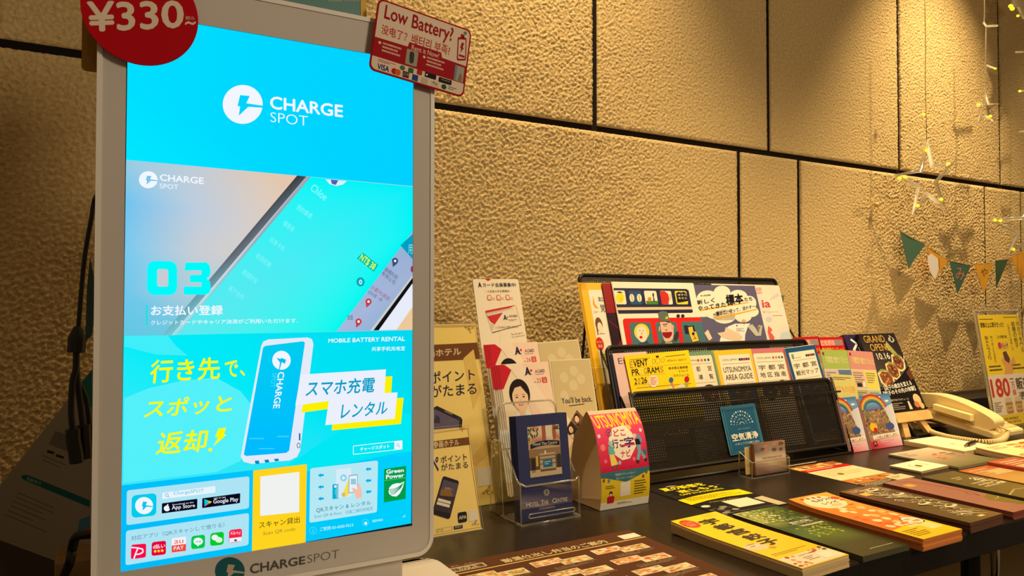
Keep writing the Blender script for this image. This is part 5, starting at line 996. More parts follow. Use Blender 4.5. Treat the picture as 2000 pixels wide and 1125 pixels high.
# ---------------------------------------------------------------- small stepped stand with leaflets right of the rack
o = empty('leaflet_stand', 'black stepped leaflet stand right of the rack holding coloured leaflets', 'holder', (1.54, -.27, TZ))
def st(me): me.transform(Matrix.Translation((-1.54, .27, -TZ))); return me
for (y, z, h, nm) in ((-.290, TZ+.03, .09, 'panel'), (-.240, TZ+.06, .13, 'panel'), (-.195, TZ+.09, .14, 'panel')):
    bm = bmesh.new(); slant(bm, 1.45, 1.70, y, z, z+h, 16, .002); add_box(bm, 1.45, 1.70, y-.004, y+.03, z-.003, z-.001); link('panel', st(bm_mesh(bm)), blk, o)
for x in (1.449, 1.70): link('side_frame', st(prism([(-.335, TZ), (-.16, TZ), (-.15, TZ+.2), (-.17, TZ+.2), (-.235, TZ+.10), (-.30, TZ+.04)], x, x+.002, 0, lambda u, v, z: (z, u, v))), blk, o)
p1 = Fr((0, -.352, TZ+.001), (1, 0, 0), (0, s16, c16)); p2 = Fr((0, -.30, .87), (1, 0, 0), (0, s16, c16)); p3 = Fr((0, -.25, .93), (1, 0, 0), (0, s16, c16)); p4 = Fr((0, -.205, .965), (1, 0, 0), (0, s16, c16))
def d_red(K):
    K.rect(0, 0, 1, .3, (190, 20, 26), 1); K.rect(.05, .03, .62, .10, (226, 120, 100), 2); K.rect(.62, .03, .95, .10, (150, 130, 126), 2); K.tx('とちぎの', .08, .035, .6, .095, (240, 210, 190), 3, .02); K.tx('観光周遊パンフレット', .06, .12, .94, .175, (246, 190, 60), 3, .02); K.rect(0, .2, 1, 1, (216, 190, 160), 1)
topleaf('left red topped leaflet in the rear row of the stepped stand', (1548, 659), (1594, 657), .21, d_red, 0, (200, 150, 130), p4, wmin=.09)
topleaf('right red topped leaflet in the rear row of the stepped stand', (1597, 659), (1643, 658), .21, d_red, 0, (200, 150, 130), p4, wmin=.09)
def d_patch(cs, tab, hd):
    def d(K):
        K.rect(0, 0, 1, .25, cs[0], 1); K.rect(0, .25, 1, 1, (214, 206, 180), 1); K.tx('宇都宮の魅力ぐるっと', .14, .085, .96, .175, hd, 3, .03)
        K.rect(.06, .03, .12, .07, (140, 20, 30), 3)
        K.rect(.02, .26, .49, .50, cs[1], 2); K.rect(.51, .26, .98, .50, cs[2], 2); K.rect(.02, .52, .49, .76, cs[3], 2); K.rect(.51, .52, .98, .76, cs[4], 2)
        for (x, y) in ((.05, .29), (.55, .29), (.05, .55), (.55, .55)): K.dash(x, y, x+.38, y+.15, 5, (120, 110, 110), 3, int(x*100)+3)
        K.rect(.12, .43, .32, .48, (190, 40, 60) if tab else (50, 40, 50), 4); K.rect(.36, .41, .44, .48, (232, 226, 210), 4)
        K.rect(.0, .78, 1, .90, (110, 170, 180), 2); K.poly([(.05, .86), (.2, .80), (.8, .79), (.95, .85), (.8, .90), (.2, .91)], (90, 60, 40), 3); K.tx('MAP COLLECTION', .12, .82, .88, .88, (220, 190, 110), 4)
    return d
topleaf('green topped patchwork leaflet in the middle row of the stepped stand', (1601, 683), (1653, 684), .18, d_patch([(160, 180, 90), (206, 180, 186), (86, 120, 160), (226, 160, 90), (200, 200, 160)], True, (220, 214, 150)), 1, (200, 200, 150), p3, gl='green patchwork leaflets', up='green patchwork leaflet')
topleaf('pink topped patchwork leaflet in the middle row of the stepped stand', (1654, 684), (1696, 687), .18, d_patch([(206, 140, 130), (216, 180, 150), (226, 206, 90), (170, 170, 110), (170, 190, 140)], False, (226, 210, 130)), 1, (210, 190, 160), p3, gl='pink patchwork leaflets', up='pink patchwork leaflet', off=.001, wmin=.092)
def d_day(K):
    K.rect(0, 0, 1, .55, (206, 196, 120), 1); K.rect(0, .55, 1, 1, (190, 60, 96), 1); K.dash(.10, .06, .9, .14, 2, (90, 70, 50), 2); K.tx('のりもの1日券', .12, .25, .92, .40, (226, 150, 60), 2, .02); K.tx('交通系ICカードスタッフへ', .14, .60, .92, .67, (240, 220, 220), 2, .01); K.tx('お尋ねください。', .2, .71, .84, .78, (240, 220, 220), 2, .01)
topleaf('yellow and pink one day ticket leaflet behind the left rainbow brochure', (1621, 730.5), (1668, 733), .10, d_day, 0, (206, 196, 120), p2, up='x')
def d_rain(K):
    SK = [(70, 110, 170), (110, 160, 200), (80, 90, 150)]
    K.w, K.h = RW, .118; K.grid([(0, .0), (1, .0), (1, .30), (0, .30)], [[SK[0]]*3, [SK[1]]*3, [SK[2]]*3], 1); K.rect(0, .28, 1, .74, (150, 120, 90), 1)
    K.blobs(0, .26, 1, .74, [(150, 60, 50), (110, 116, 60), (190, 160, 110), (90, 60, 50), (160, 120, 80), (130, 80, 80), (100, 100, 100)], 280, .025, .05, 2, 12, .9)
    for i in range(7):
        K.line([(.05+.16*i, .27), (.2+.16*i, .50)], .008, (160, 150, 110), 3.2); K.line([(.2+.16*i, .27), (-.05+.16*i, .50)], .008, (160, 150, 110), 3.2)
    for k, c in enumerate(((170, 50, 40), (206, 120, 50), (216, 180, 80), (110, 140, 80), (60, 90, 130))): K.ring(.36, .30, .42-.035*k, .30-.03*k, .036, c, 4+k*.1, 26, 188, 352, wy=.032)
    for (x, y) in ((.15, .10), (.62, .06), (.85, .14)): K.ell(x, y, .06, .02, (230, 236, 240), 3, 12)
    K.grid([(0, .74), (1, .74), (1, 1), (0, 1)], [[(120, 140, 100), (190, 180, 170), (206, 200, 190)], [(190, 40, 60), (222, 150, 160), (226, 190, 190)], [(176, 10, 34), (206, 90, 100), (226, 160, 160)]], 1)
    K.grid([(.70, .26), (1, .2), (1, .74), (.86, .74)], [[(190, 190, 200), (206, 206, 210)], [(206, 200, 206), (214, 210, 214)]], 3.4)
    K.ell(.22, .60, .12, .08, (226, 180, 30), 4, 16); K.ell(.26, .66, .06, .05, (190, 30, 30), 4.3, 12); K.ell(.75, .62, .13, .07, (60, 80, 140), 4, 16)
    K.rq([(.12, .755), (.98, .735), (.98, .80), (.12, .83)], .08, (236, 222, 196), 5); K.text('この街にお届けします！', (.17, .82), (.17, .775), (.92, .80), None, (150, 70, 50), 6, .02)
    K.rect(.08, .86, .20, .95, (110, 10, 20), 5); K.tx('A', .10, .87, .18, .92, (220, 190, 150), 6); K.dash(.32, .85, .8, .92, 2, (226, 190, 190), 5); K.h = .118
RW = .112
for nm, bl, lab, n in (('left', (1636, 889), 'left rainbow picture brochure partly behind the rack end', 3), ('right', (1703.5, 879), 'right rainbow picture brochure standing beside the easel', 3)):
    a = p1.P(*bl); f = Fr(p1.O+p1.U*a[0], p1.U, p1.V); RW = .106 if nm == 'left' else .111; xo = .046 if nm == 'left' else 0
    top = [(RW*(.36-.46*math.cos(t)), .082+.040*math.sin(t)) for t in np.linspace(.25, math.pi-.35, 12)]
    out = [(xo, 0), (RW, 0), (RW, .112)]+sorted([(x, y) for x, y in top if xo < x < RW], reverse=True)+[(xo, .112 if xo else .10)]
    q = []; [q.append(p) for p in out if not q or (abs(p[0]-q[-1][0])+abs(p[1]-q[-1][1])) > 1e-4]
    for k in range(n+1):
        g = Fr(f.O-f.N*(.0013*k)+f.U*(-.0006*k), f.U, f.V); oo = empty('brochure', lab if k == 0 else '%s copy from the front behind the %s rainbow brochure' % (ORD[k-1], nm), 'brochure', g, nm+' rainbow brochures')
        link('pages', prism(q, -.001, 0), mat('brochure_paper', (196, 150, 140), .5), oo)
        if k == 0:
            K = Ink(None, RW, .118); K.clip = (xo, 0, RW, .123); d_rain(K); K.done('cover_print', oo, GLOSS)
# ---------------------------------------------------------------- easel with boards
EA = 24.6; se, ce = math.sin(R(EA)), math.cos(R(EA))
fE = Fr((1.655, -.291, .779), (1, 0, 0), (0, se, ce))
WD = noisy('pine', (206, 158, 92), (222, 178, 112), 30, .5, .1)
o = empty('easel', 'small pale wooden table easel with a wide ledge', 'easel', (1.735, -.27, TZ))
def ea(me): me.transform(Matrix.Translation((-1.735, .27, -TZ))); return me
def fT(f): return lambda u, v, z: tuple(f.O+f.U*u+f.V*v+f.N*z)
link('ledge', ea(prism([(.0, -.024), (.140, -.024), (.1415, -.006), (.132, -.0006), (.0, -.0006)], -.002, .009, 0, fT(fE))), WD, o)
for (u, du) in ((.024, -.01), (.092, .02)): link('leg', ea(prism([(u, -.02), (u+.022, -.02), (u+.022+du, -.062), (u+du, -.062)], -.008, .002, 0, fT(fE))), WD, o)
link('leg', ea(prism([(.06, .12), (.08, .12), (.08, -.05), (.06, -.05)], -.014, -.024, 0, fT(fE))), WD, o)
link('base', ea(boxm(1.70, 1.80, -.318, -.20, TZ, TZ+.009, bev=.002)), blk, o)
def board(label, f, w, h, t, c, d, mm=None):
    oo = empty('display_board', label, 'sign', f); link('board', boxm(0, w, 0, h, -t, 0), mat('board_%d' % c[0], c, .45), oo)
    K = Ink(None, w, h); K.clip = (0, 0, w, h); d(K); K.done('board_print', oo, GLOSS)
def d_bk(K):
    K.rect(0, 0, 1, 1, (44, 34, 70), 1); K.line([(.16, .06), (.28, .12), (.12, .20), (.30, .26)], .05, (236, 226, 206), 2, .03); K.tx('川', .26, .16, .42, .28, (236, 226, 206), 2, .02); K.tx('宮', .30, .34, .50, .44, (236, 226, 206), 2, .02)
f = Fr(fE.O-fE.N*.012+fE.U*(-.040), fE.U, fE.V); board('thick navy board with white lettering behind the black opening board', f, .14, .209, .016, (40, 30, 66), d_bk)
def d_open(K):
    K.rect(0, 0, 1, 1, (22, 16, 18), 1); K.grid([(0, 0), (1, 0), (1, .62), (0, .70)], [[(36, 26, 30), (40, 30, 32), (30, 24, 24)], [(60, 54, 50), (50, 40, 36), (40, 32, 30)], [(90, 86, 80), (70, 60, 50), (60, 54, 46)]], 1.2)
    G = (206, 160, 70)
    K.tx('GRAND', .10, .025, .66, .115, G, 4, .0); K.tx('OPEN', .18, .135, .60, .225, G, 4, .0); K.tx('!', .62, .135, .66, .225, G, 4, .02); K.tx('10.16', .26, .255, .60, .335, (232, 220, 200), 4, .01); K.tx('心', .76, .03, .92, .12, (226, 216, 200), 4, .02)
    def taco(cx, cy, s, r):
        a = R(r)
        def q(pts): return [(cx+s*(x*math.cos(a)-y*math.sin(a)), cy+.62*s*(x*math.sin(a)+y*math.cos(a))) for x, y in pts]
        K.poly(q([(-1, -.3), (-.5, -.9), (.3, -1), (.9, -.5), (1.1, .2), (.7, .9), (0, 1), (-.7, .6)]), (232, 206, 150), 2); K.poly(q([(-.8, -.2), (-.4, -.7), (.3, -.8), (.75, -.4), (.9, .2), (.6, .7), (0, .8), (-.5, .5)]), (120, 70, 40), 3)
        K.blobs(cx-s*.55, cy-s*.36, cx+s*.6, cy+s*.4, [(90, 50, 30), (170, 110, 60), (200, 140, 80), (60, 36, 28)], 22, s*.08, s*.2, 3.4, int(cx*100), .7)
        K.poly(q([(-.9, -.3), (-.5, -.9), (.3, -1.05), (.3, -.9), (-.4, -.75)]), (120, 140, 60), 4)
    taco(.26, .58, .20, 20); taco(.52, .48, .18, 30); taco(.76, .38, .18, 40)
    K.poly([(.60, .18), (.68, .10), (.86, .30), (.95, .44), (.80, .34)], (150, 150, 80), 2.6); K.line([(.86, .46), (1.0, .30)], .015, (236, 226, 190), 4, .01)
    K.poly([(0, .70), (.3, .66), (.62, .575), (1.0, .43), (1, 1), (0, 1)], (12, 9, 12), 4.5); K.line([(0, .70), (.3, .66), (.62, .575), (1.0, .43)], .01, (110, 96, 80), 4.7, .006)
    K.poly([(.86, .52), (1, .46), (1, .60), (.9, .62)], (90, 50, 30), 4.8)
    K.text('【餃子の概念を変える', (.10, .72), (.10, .665), (.88, .68), (.88, .62), (236, 226, 206), 6, .02); K.text('【餃子のその先の体験】', (.02, .785), (.02, .73), (.92, .75), (.92, .69), (236, 226, 206), 6, .02)
    K.tx('老舗餃子店プロデュース', .04, .83, .62, .855, (200, 180, 150), 6, .01); K.dash(.05, .88, .45, .97, 4, (150, 136, 120), 6)
    K.ell(.84, .86, .10, .07, (226, 180, 130), 6, 14); K.ell(.78, .92, .07, .04, (190, 110, 70), 6.4, 12); K.ell(.90, .94, .06, .04, (214, 170, 120), 6.5, 12); K.poly([(.54, .97), (.56, .87), (.60, .87), (.62, .97)], (220, 200, 160), 6)
board('black GRAND OPEN 10.16 board with filled wraps on the wooden easel', Fr(fE.O, fE.U, fE.V), .146, .205, .008, (20, 15, 18), d_open)

# ---------------------------------------------------------------- telephone
PC = mat('phone_cream', (232, 206, 142), .35); PD = mat('phone_shadow_gap', (120, 98, 60), .5)
o = empty('telephone', 'cream corded desk telephone with its handset on the left', 'telephone', (1.9, -.35, TZ))
def tp(me): me.transform(Matrix.Translation((-1.9, .35, -TZ))); return me
def xprism(pts, x0, x1, bev=0):
    bm = bmesh.new(); add_prism(bm, pts, x0, x1, 0, lambda u, v, z: (z, u, v))
    if bev:
        bmesh.ops.dissolve_limit(bm, angle_limit=.01, verts=bm.verts[:], edges=bm.edges[:])
        bmesh.ops.bevel(bm, geom=[e for e in bm.edges if len(e.link_faces) == 2 and e.calc_face_angle(0) > .5], offset=bev, segments=3, affect='EDGES', clamp_overlap=True)
    return bm_mesh(bm)
# tilted body: deep at the back, thin at the front
link('body', tp(xprism([(-.437, .729), (-.437, .741), (-.425, .7455), (-.28, .7735), (-.236, .782), (-.226, .770), (-.226, .7225), (-.252, .7225), (-.264, .745), (-.285, .7545), (-.425, .729)], 1.818, 1.950, .002)), PC, o, smooth=True)
link('upper_shell', tp(xprism([(-.405, .748), (-.372, .760), (-.300, .778), (-.245, .792), (-.240, .780), (-.27, .772), (-.40, .746)], 1.826, 1.880, .002)), PC, o, smooth=True)
kp = bmesh.new()
def TK(u, v, z): # keypad plane, sloping towards the front
    return (1.9+u, -.437+v*.983, .7425+v*.185+z)
ko = link('keypad_panel', tp(prism(rrect(-.012, .012, .046, .19, .006), 0, .002, 0, TK)), mat('phone_panel', (206, 178, 116), .4), o)
for i in range(4):
    for j in range(3):
        bm = bmesh.new(); add_prism(bm, rrect(-.008+j*.017, .030+i*.022, .005+j*.017, .046+i*.022, .003), .002, .0055, 0, TK); link('key', tp(bm_mesh(bm)), mat('phone_key', (240, 222, 176), .4), ko, smooth=True)
link('display', tp(prism(rrect(-.006, .135, .042, .170, .002), .002, .003, 0, TK)), mat('lcd_grey', (96, 100, 84), .2), ko)
hs = smooth_path([(-.246, .8125, 0), (-.28, .8155, 0), (-.31, .8145, 0), (-.357, .804, 0), (-.402, .787, 0), (-.424, .776, 0), (-.4335, .766, 0), (-.430, .752, 0), (-.418, .7455, 0), (-.400, .7475, 0), (-.386, .755, 0), (-.372, .764, 0), (-.335, .774, 0), (-.300, .783, 0), (-.284, .782, 0), (-.27, .7765, 0), (-.247, .7765, 0), (-.232, .788, 0), (-.233, .804, 0), (-.246, .8125, 0)], 3)[:-1]
hso = link('handset', tp(xprism([(p.x, p.y) for p in hs], 1.826, 1.872, .007)), PC, o, smooth=True, label='curved handset lying on its cradle')
link('label_strip', tp(xprism([(-.390, .763), (-.300, .780), (-.300, .794), (-.390, .779)], 1.808, 1.826, .001)), mat('phone_strip', (244, 224, 150), .5), o)
link('hook_tab', tp(xprism([(-.437, .741), (-.426, .744), (-.426, .752), (-.432, .753)], 1.842, 1.857, .001)), PC, o)
path = smooth_path([oz(1797, 829, .742), oz(1806, 836, .735), oz(1822, 846, .729), oz(1850, 855, .7275), oz(1885, 861, .7275), oz(1918, 865, .7275), oz(1945, 864, .7275), oz(1959, 858, .7285), oz(1965, 848, .735), oz(1966, 841, .742)], 10)
path = [p if p.z >= .7284 else Vector((p.x, p.y, .7284)) for p in path]
cum = [0]
for a, b in zip(path[:-1], path[1:]): cum.append(cum[-1]+(b-a).length)
turns = int(cum[-1]/.0054); N = turns*12; pts = []; prev = None
for i in range(N+1):
    s = cum[-1]*i/N; j = min(max(0, int(np.searchsorted(cum, s))-1), len(path)-2); t = (s-cum[j])/(cum[j+1]-cum[j]); p = path[j].lerp(path[j+1], t); d = (path[j+1]-path[j]).normalized()
    u = d.cross(Vector((0, 0, 1))).normalized(); v = u.cross(d); a = 2*math.pi*turns*i/N; pts.append(p+(u*math.cos(a)+v*math.sin(a))*.0060)
cord = bmesh.new(); add_tube(cord, pts, .0022, 6); link('coiled_cord', tp(bm_mesh(cord)), mat('cord_cream', (214, 184, 118), .45), o, smooth='all')
link('cord_end', tp(tube(smooth_path([pts[-1], oz(1962, 838, .748), Vector((1.85, -.436, .752)), Vector((1.849, -.428, .758))], 5), .0016, 6)), mat('cord_cream'), o, smooth='all')
link('cord_end', tp(tube(smooth_path([pts[0], Vector((pts[0].x+.01, pts[0].y+.02, .748)), Vector((1.83, -.30, .744))], 5), .0022, 6)), mat('cord_cream'), o, smooth='all')
# low black box behind and red-brown strip
o = tag(link('storage_box', boxm(2.16, 2.9, -.125, -.035, TZ, TZ+.036, bev=.002), blk), 'long low black box along the wall behind the telephone', 'box')
tag(link('wooden_strip', boxm(2.16, 2.9, -.033, -.022, TZ, TZ+.044, bev=.001), noisy('dark_wood', (70, 50, 26), (84, 60, 34), 40)), 'thin brown strip standing between the black box and the wall', 'strip')
# ---------------------------------------------------------------- clear stand with the yellow poster
f = lean(2.028, -.332, TZ, 9); W180, H180 = .215, .307
o = empty('poster_stand', 'clear acrylic stand with a yellow 180 advert poster beside the telephone', 'sign', f)
link('front_pane', prism(rrect(0, 0, W180, H180, .001), .0002, .0022, 1), [ACR, ACE], o)
link('back_pane', prism(rrect(0, 0, W180, H180, .001), -.004, -.002, 1), [ACR, ACE], o)
link('poster_sheet', boxm(.009, W180-.003, .003, H180-.012, -.0014, -.0004), mat('poster_paper', (240, 226, 200), .5), o)
s9, c9 = math.sin(R(9)), math.cos(R(9)); bm = bmesh.new(); add_prism(bm, [(0, -.01), (W180, -.01), (W180, .11), (0, .11)], 0, .002, 1, lambda u, v, z: (u, s9*v+c9*z, -c9*v+s9*z)); link('foot', bm_mesh(bm), [ACR, ACE], o)
bm = bmesh.new(); add_box(bm, -.003, 0, 0, H180, -.004, .0022); link('edge_channel', bm_mesh(bm), ACE, o)
K = Ink(None, W180, H180); K.clip = (.0088, .003, W180-.003, H180-.012); YY = (250, 216, 0); IK = (50, 36, 24)
K.rect(.04, .04, .99, .56, YY, 1); K.rect(.04, .56, .99, .90, (240, 224, 200), 1); K.rect(.04, .90, .99, .99, (240, 204, 20), 1)
K.tx('想像以上に餃子だった！', .07, .105, .60, .15, IK, 3, .03); K.dash(.07, .075, .4, .09, 1, IK, 3); K.dash(.62, .06, .96, .075, 1, (130, 100, 30), 3)
K.vt('旨みたっぷり', .12, .22, .19, .43, IK, 3, .01); K.vt('肉汁あふれる餃子', .24, .22, .29, .46, (110, 90, 30), 3); K.tx('これが噂の味', .38, .22, .62, .25, IK, 3, .01); K.vt('とまらない美味しさ', .68, .12, .73, .36, (110, 90, 30), 3); K.vt('話題の餃子', .78, .10, .86, .34, IK, 3, .01); K.vt('肉餃子専門店', .90, .10, .97, .38, (90, 70, 30), 3)
K.rq([(.38, .28), (.62, .28), (.62, .345), (.38, .345)], .1, (236, 190, 80), 3); K.ell(.42, .31, .035, .03, (206, 40, 30), 4, 14); K.tx('ギョーザ', .46, .29, .61, .335, (80, 30, 20), 4, .02)
K.poly([(.40, .44), (.47, .40), (.50, .44), (.62, .44), (.70, .41), (.72, .46), (.60, .56), (.42, .56), (.46, .50)], (232, 170, 90), 3); K.poly([(.46, .37), (.54, .36), (.60, .43), (.56, .47), (.48, .44)], (90, 50, 40), 4); K.dash(.10, .48, .38, .54, 2, IK, 3, 8); K.dash(.62, .48, .95, .54, 2, IK, 3, 9)
K.tx('180', .07, .595, .47, .745, (206, 34, 20), 3, .035); K.tx('万', .52, .63, .60, .685, (206, 90, 60), 3, .02); K.tx('個', .52, .695, .60, .745, (214, 70, 50), 3, .02); K.dash(.51, .60, .6, .62, 1, IK, 3); K.tx('販売', .64, .60, .95, .70, IK, 3, .03); K.tx('達成', .66, .72, .95, .79, IK, 3, .02)
K.dash(.07, .79, .24, .88, 6, (120, 100, 80), 3)
for x in (.40, .62, .82): K.rq([(x-.08, .79), (x+.08, .79), (x+.08, .895), (x-.08, .895)], .2, (190, 130, 60), 3); K.rq([(x-.075, .76), (x+.075, .76), (x+.075, .80), (x-.075, .80)], .2, (220, 200, 160), 3.5); K.rect(x-.07, .825, x+.07, .87, (236, 200, 120), 4); K.tx('味噌', x-.05, .83, x+.05, .865, (110, 50, 30), 5)
K.ell(.11, .945, .025, .022, IK, 3, 12); K.tx('FOOD WORLD', .16, .925, .55, .945, IK, 3, .01); K.tx('宇都宮餃子専門店', .16, .955, .60, .975, (110, 90, 20), 3)
K.done('poster_print', o, GLOSS, off=-.0003)
for (x, y) in ((.008, H180-.012), (W180-.012, H180-.012), (.008, .01)): link('screw_cap', prism([(x+.0035*math.cos(a), y+.0035*math.sin(a)) for a in np.linspace(0, 2*math.pi, 13)[:-1]], .0022, .005), ACE, o)

# ---------------------------------------------------------------- papers lying on the table
def d_menu(K):
    K.rect(0, 0, 1, 1, (92, 54, 30), 1); K.rect(.0, .165, 1, .178, (222, 184, 96), 2)
    K.text('厳選仕出し弁当のご案内', (.27, .15), (.26, .085), (.80, .15), (.80, .085), (226, 206, 150), 3, .02)
    K.rq([(.03, .07), (.19, .07), (.19, .14), (.03, .14)], .1, (196, 176, 140), 2.2); K.tx('味の大福', .04, .085, .18, .13, (80, 56, 40), 3, .03); K.tx('懐石・仕出し', .05, .04, .17, .06, (200, 180, 140), 3)
    K.rq([(.89, .07), (.99, .07), (.99, .15), (.89, .15)], .03, (236, 228, 200), 3)
    FD = [(226, 170, 90), (236, 206, 140), (206, 90, 60), (240, 226, 190), (150, 160, 70), (230, 140, 100), (250, 230, 170)]
    s = 3
    for j, y in enumerate((.22, .42, .62, .82)):
        for i, x in enumerate((.04, .35, .66)):
            for (dx, dy) in ((0, 0), (.12, .045)):
                s += 1; K.rect(x+dx, y+dy, x+dx+.145, y+dy+.085, (236, 224, 196), 3+dx*3); K.photo(x+dx+.005, y+dy+.005, x+dx+.14, y+dy+.08, FD, 9, 6, 3.5+dx*3, s); K.blobs(x+dx+.006, y+dy+.006, x+dx+.139, y+dy+.079, FD, 26, .006, .018, 3.8+dx*3, s, .7)
            K.tx('おつまみ弁当', x+.06, y+.14, x+.16, y+.15, (206, 184, 140), 3); K.tx('税込2,000円', x+.18, y+.14, x+.27, y+.15, (206, 184, 140), 3); K.dash(x+.06, y+.158, x+.26, y+.185, 3, (170, 146, 110), 3, s)
leaf('menu_sheet', 'large brown lunch box menu sheet lying at the table front beside the kiosk', 'menu', flat(.370, -.754, TZ+.0007, 0), .297, .210, d_menu, None, 0, .0005, c=(90, 54, 30))
def d_bw(K):
    K.rect(0, 0, 1, 1, (28, 25, 22), 1); K.blobs(0, 0, 1, .40, [(70, 66, 56), (140, 130, 106), (46, 42, 36), (36, 32, 28)], 40, .04, .14, 1.4, 4, .25); K.rect(.12, .08, .92, .36, (26, 23, 20), 2)
    Y2 = (236, 216, 20); K.tx('夏の新春を', .14, .07, .80, .17, Y2, 3, .045); K.tx('楽しもう', .26, .20, .86, .29, Y2, 3, .045); K.tx('CAMP IN UTSUNOMIYA', .18, .315, .86, .355, Y2, 3, .03)
    K.poly([(0, .46), (.3, .42), (.65, .40), (1, .425), (1, .60), (.6, .57), (.3, .585), (0, .63)], (244, 214, 0), 3); K.dash(.10, .45, .9, .55, 4, (120, 96, 10), 4, 5)
    K.ell(.10, .72, .06, .03, (226, 214, 184), 3, 14); K.tx('デジタルスタンプラリー', .25, .63, .70, .66, (226, 190, 70), 3, .01); K.poly([(.40, .67), (.80, .67), (.80, .88), (.40, .88)], (230, 216, 180), 3)
    K.blobs(0, .74, .38, 1, [(90, 84, 72), (60, 56, 50), (150, 140, 120)], 22, .02, .07, 3, 8, .4); K.poly([(.84, .72), (1, .70), (1, .98), (.86, .98)], (196, 180, 140), 3); K.line([(0, .96), (1, .96)], .004, (170, 160, 140), 3.6, .003)
leaf('event_flyer', 'black flyer with a curved bright yellow band lying below the rack', 'flyer', flat(.834, -.560, TZ+.0006, -1), .142, .187, d_bw, None, 0, .0005, c=(40, 36, 30))
cu = lambda k, h=.21, a=.6: (lambda v: k*max(0, (v-h*a)/(h*(1-a)))**2)
def d_yel(K):
    K.grid([(0, 0), (1, 0), (1, 1), (0, 1)], [[(252, 224, 0), (250, 220, 20)], [(252, 220, 0), (250, 206, 0)], [(250, 214, 0), (250, 200, 0)]], 1)
    K.ell(.17, .10, .145, .075, (226, 60, 30), 2, 26); K.tx('パーフェクト', .07, .065, .27, .085, (246, 230, 190), 3, .02); K.tx('ガイド', .09, .095, .25, .115, (246, 230, 190), 3, .02); K.tx('BOOK', .11, .12, .23, .14, (246, 230, 190), 3, .02)
    K.vt('宇都宮餃子', .36, .075, .70, .66, (46, 22, 12), 3, .055, .22); K.dash(.62, .02, .92, .07, 3, (240, 200, 80), 2)
    K.ell(.20, .62, .20, .06, (244, 214, 160), 2, 24); K.ell(.18, .60, .11, .03, (250, 230, 190), 2.5, 18); K.ell(.38, .68, .06, .02, (220, 150, 60), 2.5, 14); K.dash(.12, .57, .3, .63, 2, (190, 140, 80), 3)
    K.dash(.1, .76, .9, .80, 2, (190, 150, 30), 3); K.rect(.02, .83, .98, .99, (240, 226, 190), 2); K.blobs(.02, .82, .34, .99, [(206, 90, 50), (226, 150, 80), (180, 60, 40), (236, 200, 140)], 22, .03, .08, 3, 4, .35); K.blobs(.66, .81, .98, .88, [(206, 80, 40), (60, 40, 40), (226, 160, 90)], 14, .03, .07, 3, 7, .35)
    K.tx('ふるさと納税', .36, .85, .70, .87, (70, 50, 50), 4); K.rect(.62, .89, .86, .97, (246, 236, 210), 4); K.dash(.36, .89, .58, .95, 3, (190, 150, 110), 4)
leaf('tourist_booklet', 'bright yellow booklet with brown vertical title on top of its stack at the table front', 'booklet', flat(.7200, -.795, TZ+.0140, 3), .0900, .211, d_yel, 'yellow title booklets', 5, .0024, .0009, (236, 204, 110), 'yellow booklet at the table front', edge=(226, 196, 140), curl=cu(.003), m=GLOSS)
def d_grn(K):
    K.grid([(0, 0), (1, 0), (1, 1), (0, 1)], [[(206, 204, 120), (120, 140, 50), (44, 66, 22)], [(170, 180, 70), (60, 84, 30), (50, 72, 26)], [(60, 84, 32), (46, 66, 24), (44, 62, 24)], [(70, 96, 30), (80, 110, 34), (44, 60, 24)], [(36, 48, 20), (40, 50, 24), (40, 46, 24)], [(36, 44, 22)]*3], 1)
    K.blobs(.02, .0, .6, .3, [(226, 216, 150), (190, 190, 90), (90, 116, 40), (210, 206, 130)], 150, .03, .09, 2, 3, .4); K.blobs(.3, .05, .98, .5, [(56, 82, 28), (84, 112, 40), (40, 60, 22), (110, 130, 60)], 150, .03, .08, 1.3, 8, .4); K.blobs(.2, .44, .8, .64, [(170, 180, 50), (120, 140, 44), (84, 112, 30)], 90, .04, .10, 2, 9, .4)
    K.tx('若竹の杜', .36, .33, .80, .385, (236, 228, 200), 3.5, .02); K.dash(.74, .30, .98, .32, 2, (190, 190, 150), 3); K.rect(.42, .415, .90, .437, (226, 214, 160), 3.5); K.dash(.45, .42, .86, .435, 1, (110, 110, 60), 4); K.dash(.36, .93, .92, .945, 1, (190, 190, 160), 3.5)
    K.line([(.06, .02), (.06, .50)], .012, (60, 64, 36), 3, .006)
leaf('tourist_booklet', 'dark green bamboo grove booklet on top of its stack right of the yellow booklet', 'booklet', flat(.836, -.791, TZ+.0072), .094, .214, d_grn, 'green booklets', 2, .0022, .0012, (90, 100, 66), 'green booklet', edge=(80, 78, 58), m=GLOSS)
